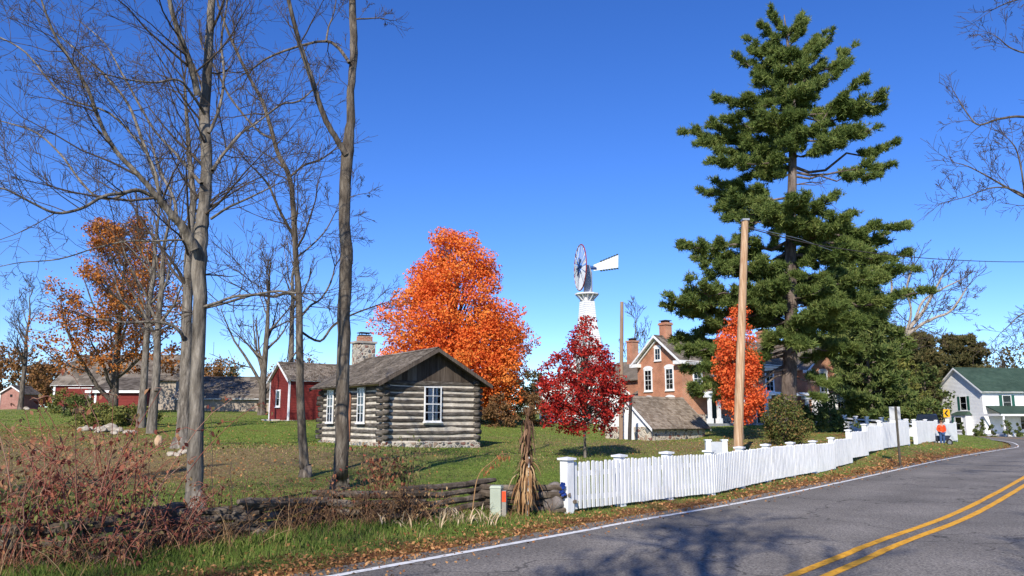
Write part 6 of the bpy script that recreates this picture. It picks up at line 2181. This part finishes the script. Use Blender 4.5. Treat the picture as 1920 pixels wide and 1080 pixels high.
# ------------------------------------------------------------------ brambles, weeds and stalks in the foreground
M_CANE = mat('red_brown_cane', [(.14, .05, .035), (.30, .10, .07), (.38, .26, .18)], 4, .7, island=.6)
M_LBRAM = mat('withered_red_leaves', [(.08, .022, .018), (.22, .055, .035), (.36, .15, .08), (.26, .18, .09), (.13, .10, .04)], 3, .75, island=.8, trans=.2)
M_LBRAMG = mat('fading_green_leaves', [(.06, .10, .03), (.14, .17, .05), (.26, .22, .08)], 3, .75, island=.8, trans=.2)
def bramble(label, px, D, h, spread, nc, nl, seed, leafm=None, leaf=.075, cane=None, name='bramble_bush', droop=.2, cat='bush', arch=.55):
    rn = random.Random(seed)
    b = G(px, D)
    r = thing(name, label, cat, b)
    tb = TB()
    C, nn = [], []
    for i in range(nc):
        a = rn.uniform(0, 6.28); s0 = spread * rn.uniform(0, .45)
        p = (math.cos(a) * s0, math.sin(a) * s0 * .6, -.05)
        a2 = a + rn.uniform(-.8, .8)
        d = unit((math.cos(a2) * arch * rn.uniform(.1, 1), math.sin(a2) * arch * .6 * rn.uniform(.1, 1), 1))
        L = h * rn.uniform(.55, 1.2); n = 9
        pts = [p]; 
        for k in range(1, n):
            p = tuple(p[j] + d[j] * L / (n - 1) for j in range(3)); pts.append(p)
            d = unit((d[0] + rn.uniform(-.13, .13) + math.cos(a2) * .05, d[1] + rn.uniform(-.13, .13), d[2] - droop * (k / n) * rn.uniform(.4, 1.6)))
        tb.add(pts, [max(.0035, .009 * (1 - .75 * k / n)) for k in range(n)], 5)
        for j in range(rn.randint(4, 8)):
            k = rn.randint(3, n - 1)
            q = pts[k]
            dd = unit((rn.uniform(-1, 1), rn.uniform(-1, 1), rn.uniform(-.2, .7)))
            l2 = rn.uniform(.1, .32)
            q2 = tuple(q[t] + dd[t] * l2 * .5 for t in range(3)); q3 = tuple(q2[t] + (dd[t] - (0, 0, .7)[t]) * l2 * .5 for t in range(3))
            tb.add([q, q2, q3], [.004, .003, .0022], 4)
            for _ in range(max(1, nl // (nc * 6))):
                t = rn.random()
                c = tuple((q2[m_] * (1 - t) + q3[m_] * t) + rn.gauss(0, .035) for m_ in range(3))
                C.append(c)
    tb.build('stems', cane or M_CANE, r)
    if C:
        C = np.array(C)
        n = len(C)
        # hanging, curled leaves: long axis mostly downwards
        b_ = NP.normal(size=(n, 3)) * .55 + np.array([0, 0, -1.0]); b_ /= np.linalg.norm(b_, axis=1)[:, None]
        a_ = NP.normal(size=(n, 3)); a_ -= (a_ * b_).sum(1)[:, None] * b_; a_ /= np.linalg.norm(a_, axis=1)[:, None]
        c_ = np.cross(a_, b_)
        s = (NP.uniform(.55, 1.4, n) * leaf)[:, None]
        sh = [(-.5, 0, 0), (-.15, .26, .12), (.18, .22, .10), (.5, 0, -.06), (.18, -.22, .10), (-.15, -.26, .12)]
        V = np.stack([C + b_ * s * x + c_ * s * y + a_ * s * z for x, y, z in sh], 1)
        np_mesh('foliage', V.reshape(-1, 3), np.arange(n * 6).reshape(n, 6), leafm or M_LBRAM, r)
    return r
bramble('tall bush with dark red withered leaves at the bottom left corner', 60, 9.0, 1.7, .75, 24, 430, 1, leaf=.066)
bramble('arching bramble with red canes between the corner bush and the broken stump', 150, 9.2, 1.8, .6, 20, 330, 2, leaf=.066)
bramble('brown leaved bramble with drooping sprays in front of the nearest trunk, on its left', 235, 9.5, 1.5, .55, 24, 1100, 3, leaf=.075, mat=None) if False else bramble('brown leaved bramble with drooping sprays left of the nearest trunk', 235, 9.6, 1.9, .5, 18, 330, 3, leaf=.064)
bramble('low withered bramble at the extreme left edge', 5, 8.8, 1.45, .5, 18, 320, 4, leaf=.064)
bramble('tangled low growth of fading green leaves inside the corner brambles', 120, 8.9, .75, .9, 16, 330, 5, M_LBRAMG, .06)
bramble('low brown thicket under the brambles', 200, 9.0, .6, .9, 14, 280, 6, M_LBRAM, .055)
bramble('dry brown weed clump between the two slim trunks', 700, 12.3, .75, .5, 16, 250, 7, M_LBROWN, .05, M_CORND, 'weed_clump', cat='weeds')
bramble('reddish dead weed clump at the foot of the tall forked trunk', 640, 12.2, .7, .5, 16, 240, 8, M_LBRAM, .05, M_CORND, 'weed_clump', cat='weeds')
bramble('tan dead weed clump on the rails right of the forked trunk', 770, 12.6, .7, .55, 18, 330, 9, M_CORN, .045, M_CORND, 'weed_clump', cat='weeds')
bramble('thin dead weed clump right of the nearest trunk', 430, 10.9, .8, .6, 22, 350, 10, M_LBROWN, .045, M_CORND, 'weed_clump', cat='weeds')
bramble('dark tangle of weeds over the rails in the middle', 560, 11.5, .65, .8, 20, 260, 11, M_LBROWN, .045, M_CORND, 'weed_clump', cat='weeds')
bramble('leafless twiggy weeds leaning on the rails beside the brambles', 330, 10.1, .75, .6, 30, 260, 12, M_LBRAM, .045, M_CANE, 'weed_clump', cat='weeds')
bramble('green topped weed showing against the cabin shadow', 760, 15.5, .95, .4, 9, 320, 13, M_LBRAMG, .07, M_CORND, 'weed_clump', cat='weeds', arch=.25)
bramble('brown drooping weed against the dark tree shadow', 712, 15.0, .95, .45, 12, 420, 14, M_LBRAM, .07, M_CORND, 'weed_clump', cat='weeds', arch=.4)
def sumac(label, path, D, leafn, m, seed):
    rn = random.Random(seed)
    b = G(path[0][0], D)
    pts = [tuple(W(px, py, D) - b) for px, py in path]
    pts[0] = (0, 0, -.05)
    P, Rr = smooth_path(pts, [.011, .010, .009, .007, .006, .004, .003][:len(pts)], 3)
    r = thing('sumac_stalk', label, 'plant', b)
    tb = TB(); tb.add(P, Rr, 6)
    C = []
    N = len(P)
    for i in range(leafn):
        k = rn.randint(int(N * .55), N - 1)
        q = P[k]; e = (q[0] + rn.uniform(-.05, .05), q[1] + rn.uniform(-.06, .06), q[2] - rn.uniform(.03, .14))
        tb.add([q, e], [.002, .0015], 3); C.append(e)
    tb.build('stem', M_CORN if m is None else m, r)
    C = np.array(C); n = len(C)
    b_ = NP.normal(size=(n, 3)) * .3 + np.array([0, 0, -1.0]); b_ /= np.linalg.norm(b_, axis=1)[:, None]
    a_ = NP.normal(size=(n, 3)); a_ -= (a_ * b_).sum(1)[:, None] * b_; a_ /= np.linalg.norm(a_, axis=1)[:, None]
    c_ = np.cross(a_, b_); s = .085
    sh = [(-.5, 0, 0), (-.1, .12, .03), (.5, 0, 0), (-.1, -.12, .03)]
    V = np.stack([C + b_ * s * x + c_ * s * y + a_ * s * z for x, y, z in sh], 1)
    np_mesh('foliage', V.reshape(-1, 3), np.arange(n * 4).reshape(n, 4), mat('rust_orange_leaflets', [(.36, .11, .045), (.52, .20, .08)], 5, .7, island=.6, trans=.2), r)
sumac('thin sumac stalk with a bent plume of rust leaflets left of the pedestal', [(884, 975), (888, 940), (893, 905), (903, 882), (920, 868), (938, 852), (950, 850)], 13.2, 46, None, 1)
sumac('slender red stalk rising through the brambles by the nearest trunk', [(330, 1010), (300, 955), (282, 920), (262, 885), (248, 850), (235, 832)], 9.9, 16, M_CANE, 2)
def single_stems():
    rn = random.Random(77)
    for (lab, x0, y0, x1, y1, D) in [('thin bare sapling stem just right of the nearest trunk', 402, 945, 396, 790, 11.5), ('bare stick standing in the weeds before the lawn', 438, 960, 432, 865, 11.0), ('slanting thin twig reaching over the rails toward the lawn', 590, 955, 648, 830, 12.2)]:
        b = G(x0, D); e = W(x1, y1, D) - b
        tb = TB(); q = [(0, 0, -.05)]
        for k in range(1, 7):
            t = k / 6; q.append((e.x * t + rn.uniform(-.02, .02), rn.uniform(-.02, .02), e.z * t))
        tb.add(q, [.008, .008, .007, .006, .005, .004, .003], 5)
        for k in range(6):
            c = q[rn.randint(2, 6)]; d = (rn.uniform(-.12, .12), rn.uniform(-.1, .1), rn.uniform(.02, .15))
            tb.add([c, tuple(c[j] + d[j] for j in range(3))], [.003, .002], 3)
        o = tb.build('sapling', M_TWIG); o.location = b; tag(o, lab, 'sapling')
single_stems()
def scatter(n, D0, D1, pxa=-120, pxb=2040, pw=1.0, seed=0):
    g = np.random.default_rng(seed)
    u = g.random(n)
    # density falling with distance
    D = (D0 ** (1 - pw) + u * (D1 ** (1 - pw) - D0 ** (1 - pw))) ** (1 / (1 - pw)) if pw != 1 else D0 * (D1 / D0) ** u
    px = g.uniform(pxa, pxb, n)
    X = (px - 960) / F * D * CP
    return X, D, g
def blades(name, n, D0, D1, hfun, wfun, m, keep, label, pw=1.0, seed=0):
    X, D, g = scatter(n, D0, D1, pw=pw, seed=seed)
    e = edge_dist(X, D)
    k = keep(X, D, e, g)
    X, D, e = X[k], D[k], e[k]
    z = Hn(X, D)
    h = hfun(D, e) * g.uniform(.5, 1.3, len(X)); w_ = wfun(D) * g.uniform(.7, 1.3, len(X))
    a = g.uniform(0, 2 * np.pi, len(X)); l = g.uniform(.1, .8, len(X)); la = g.uniform(0, 2 * np.pi, len(X))
    P = np.stack([X, D, z - .01], 1)
    s = np.stack([np.cos(a), np.sin(a), 0 * a], 1) * w_[:, None] * .5
    mid = P + np.stack([np.cos(la) * l * h * .25, np.sin(la) * l * h * .25, h * .6], 1)
    tip = P + np.stack([np.cos(la) * l * h * .9, np.sin(la) * l * h * .9, h], 1)
    V = np.stack([P - s, P + s, mid + s * .7, tip, mid - s * .7], 1)
    nn = len(X)
    o = np_mesh(name, V.reshape(-1, 3), np.arange(nn * 5).reshape(nn, 5), m)
    tag(o, label, kind='stuff')
M_GR = mat('grass_blades', [(.065, .11, .024), (.135, .205, .04), (.26, .31, .08)], 1.2, .8, island=.6, trans=.25, spec=.1)
M_GRD = mat('dry_grass_blades', [(.20, .13, .05), (.34, .24, .10), (.46, .36, .18)], 1.5, .85, island=.7, trans=.2, spec=.05)
def dens(X, D):
    lit, dry = litter_fields(X, D)
    return lit, dry
def keep_green(X, D, e, g):
    lit, dry = dens(X, D)
    patch = .5 * np.sin(X * .9 + 2 * np.sin(D * .5)) * np.sin(D * .7 + X * .3)
    return (e > .12) & (g.random(len(X)) > np.clip(lit * .95 + dry * .55 + patch * .25, 0, .93))
def keep_dry(X, D, e, g):
    lit, dry = dens(X, D)
    patch = .5 * np.sin(X * .9 + 2 * np.sin(D * .5)) * np.sin(D * .7 + X * .3)
    return (e > .05) & (g.random(len(X)) < np.clip(lit * .35 + dry * .6 + patch * .25 + .05, 0, .9))
hv = lambda D, e: np.where(e < 2.6, .03 + .065 * np.clip((e - .4) / 1.4, 0, 1), .05) * np.clip(13 / D, .8, 1.2)
wv = lambda D: .0085 * D / 9
blades('grass', 190000, 7.2, 24, hv, wv, M_GR, keep_green, 'green grass of the verge and near lawn', seed=1)
blades('grass', 60000, 7.2, 24, hv, wv, M_GRD, keep_dry, 'dry tan grass mixed into the verge and lawn', seed=2)
hv2 = lambda D, e: .055 + 0 * D
blades('grass', 110000, 24, 75, hv2, lambda D: .0011 * D, M_GR, keep_green, 'short green grass of the far lawn', seed=3)
blades('grass', 50000, 24, 75, hv2, lambda D: .0011 * D, M_GRD, keep_dry, 'short dry grass of the far lawn', seed=4)
def fallen():
    X, D, g = scatter(150000, 7.2, 60, seed=9)
    lit, dry = litter_fields(X, D)
    e = edge_dist(X, D)
    k = (e > .0) & (g.random(len(X)) < np.clip(lit ** 1.5 * 1.0 + .004 + .015 * dry, 0, 1))
    k |= (e <= 0) & (e > -.5) & (g.random(len(X)) < .05)
    X, D = X[k], D[k]
    z = np.maximum(Hn(X, D), road_z(X, D) * (e[k] < .05) - 9 * (e[k] >= .05)) + g.uniform(.005, .05, len(X)) * (e[k] > 0) + .006
    C = np.stack([X, D, z], 1)
    s = .05 * np.clip(D / 14, 1, 1.9)
    nn, b_, c_ = rot_frames(len(C), 1.6)
    s = (s * g.uniform(.6, 1.3, len(C)))[:, None]
    V = np.stack([C - b_ * s * .5, C + c_ * s * .3 + nn * s * .1, C + b_ * s * .5, C - c_ * s * .3 + nn * s * .1], 1)
    o = np_mesh('fallen_leaves', V.reshape(-1, 3), np.arange(len(C) * 4).reshape(-1, 4), mat('fallen_leaf', [(.16, .065, .025), (.36, .16, .06), (.50, .28, .12)], 2, .8, island=.8, trans=.1))
    tag(o, 'fallen brown and orange leaves along the road edge and on the lawn', kind='stuff')
fallen()
def tall_weeds():
    """thin dead stems and seed stalks over the rail fence"""
    rn = random.Random(55)
    pth = np.array([(1040, 14.2), (905, 13.6), (760, 12.5), (610, 11.6), (470, 10.7), (320, 9.9), (160, 9.1), (-40, 8.4)], float)
    S1, S2 = TB(), TB()
    for i in range(950):
        px = rn.uniform(-40, 860) if i < 820 else rn.uniform(860, 1040)
        D = float(np.interp(px, pth[::-1, 0], pth[::-1, 1])) + rn.gauss(0, .38)
        g = G(px, D)
        h = rn.uniform(.15, .62) * (1.0 if px < 830 else .5)
        d = (rn.gauss(0, .45), rn.gauss(0, .35), 1.0)
        q = [tuple(g)]
        for k in range(4):
            dd = unit(d); q.append(tuple(q[-1][j] + dd[j] * h / 4 for j in range(3))); d = (d[0] * 1.25 + rn.gauss(0, .12), d[1] * 1.25, d[2] - .12)
        (S1 if rn.random() < .6 else S2).add(q, [.004, .0035, .003, .0025, .002], 3)
    tag(S1.build('dead_weeds', M_CORND), 'brown dead weed stems tangled over the split rails', kind='stuff')
    tag(S2.build('dry_weeds', M_CORN), 'pale dry weed stems tangled over the split rails', kind='stuff')
    S3 = []
    for i in range(150):
        px = rn.uniform(820, 930) if i < 110 else rn.uniform(700, 830)
        D = rn.uniform(12.4, 13.3) if i < 110 else rn.uniform(11.8, 12.4)
        g = G(px, D); a = rn.uniform(0, 6.28); h = rn.uniform(.08, .28)
        p = Vector(g); d = Vector((math.cos(a) * .5, math.sin(a) * .4, 1.3)); pts = [p]
        for k in range(3): p = p + d.normalized() * h / 3; pts.append(p); d += Vector((math.cos(a) * .5, 0, -.35))
        S3.append(([tuple(x) for x in pts], rn.uniform(.012, .028), (-math.sin(a), math.cos(a), 0)))
    tag(strips('corn_stubble', S3, mat('pale_husk', [(.42, .30, .17), (.62, .50, .34)], 5, .8, island=.7, trans=.15), None), 'pale broken corn husks lying left of the utility pedestal', kind='stuff')
tall_weeds()
def stump():
    b = G(230, 8.9)
    r = thing('stake', 'short broken pale wooden stake in the brambles', 'stake', b)
    q = MB(); q.hexa([(-.03, -.02, -.1), (.03, -.02, -.1), (.03, .02, -.1), (-.03, .02, -.1), (-.028, -.02, .17), (.03, -.02, .20), (.03, .02, .19), (-.028, .02, .16)]); q.build('wood', M_CORN, r)
stump()
# bushes in front of the white house
for i, (px, h, w_, lab) in enumerate([(1806, 1.6, .35, 'narrow evergreen shrub at the left corner of the white house'), (1833, 1.5, .7, 'round shrub under the bay window of the white house'), (1843, 2.0, .6, 'green shrub beside the porch corner post'),
                          (1862, 1.7, .5, 'cone shaped shrub in front of the white porch'), (1890, 2.0, .8, 'shrub before the white porch railing'), (1912, 1.8, .5, 'shrub at the right edge of the white porch')]):
    b = G(px, 87.5 if px > 1850 else 90)
    pr = [(.0, w_ * .8, w_ * .8), (h * .4, w_, w_), (h * .75, w_ * .6, w_ * .6), (h, .15, .15)]
    crown_tree('bush', lab, 'bush', b, pr, M_LGREEN, M_BARK2, 16, w_ * .4, .16, 60, .05, .3, seed=180 + i, inner=.1, shell=.5)

# ------------------------------------------------------------------ bare trees on the near side of the road, behind the viewpoint: their shadows cross the road
BT = [(-2.6, -7.0, 15, .21, 61), (5.5, -5.0, 13, .22, 62), (12.0, -3.0, 14, .22, 63), (-10.2, -17.0, 19, .28, 64), (2.2, -12.5, 17, .28, 65), (3.4, -8.2, 15, .2, 68), (18.5, 1.5, 13, .2, 66), (-14.5, 1.5, 14, .24, 67)]
for i, (x, y, h, tr, sd_) in enumerate(BT):
    free_tree('bare_tree', 'roadside bare tree behind the viewpoint', Vector((x, y, H(x, y))), h, tr * 1.35, sd_, kids=16, rmin=.02, fork=.42, nk=(5, 5, 4), klen=.40, group='bare trees behind the viewpoint')
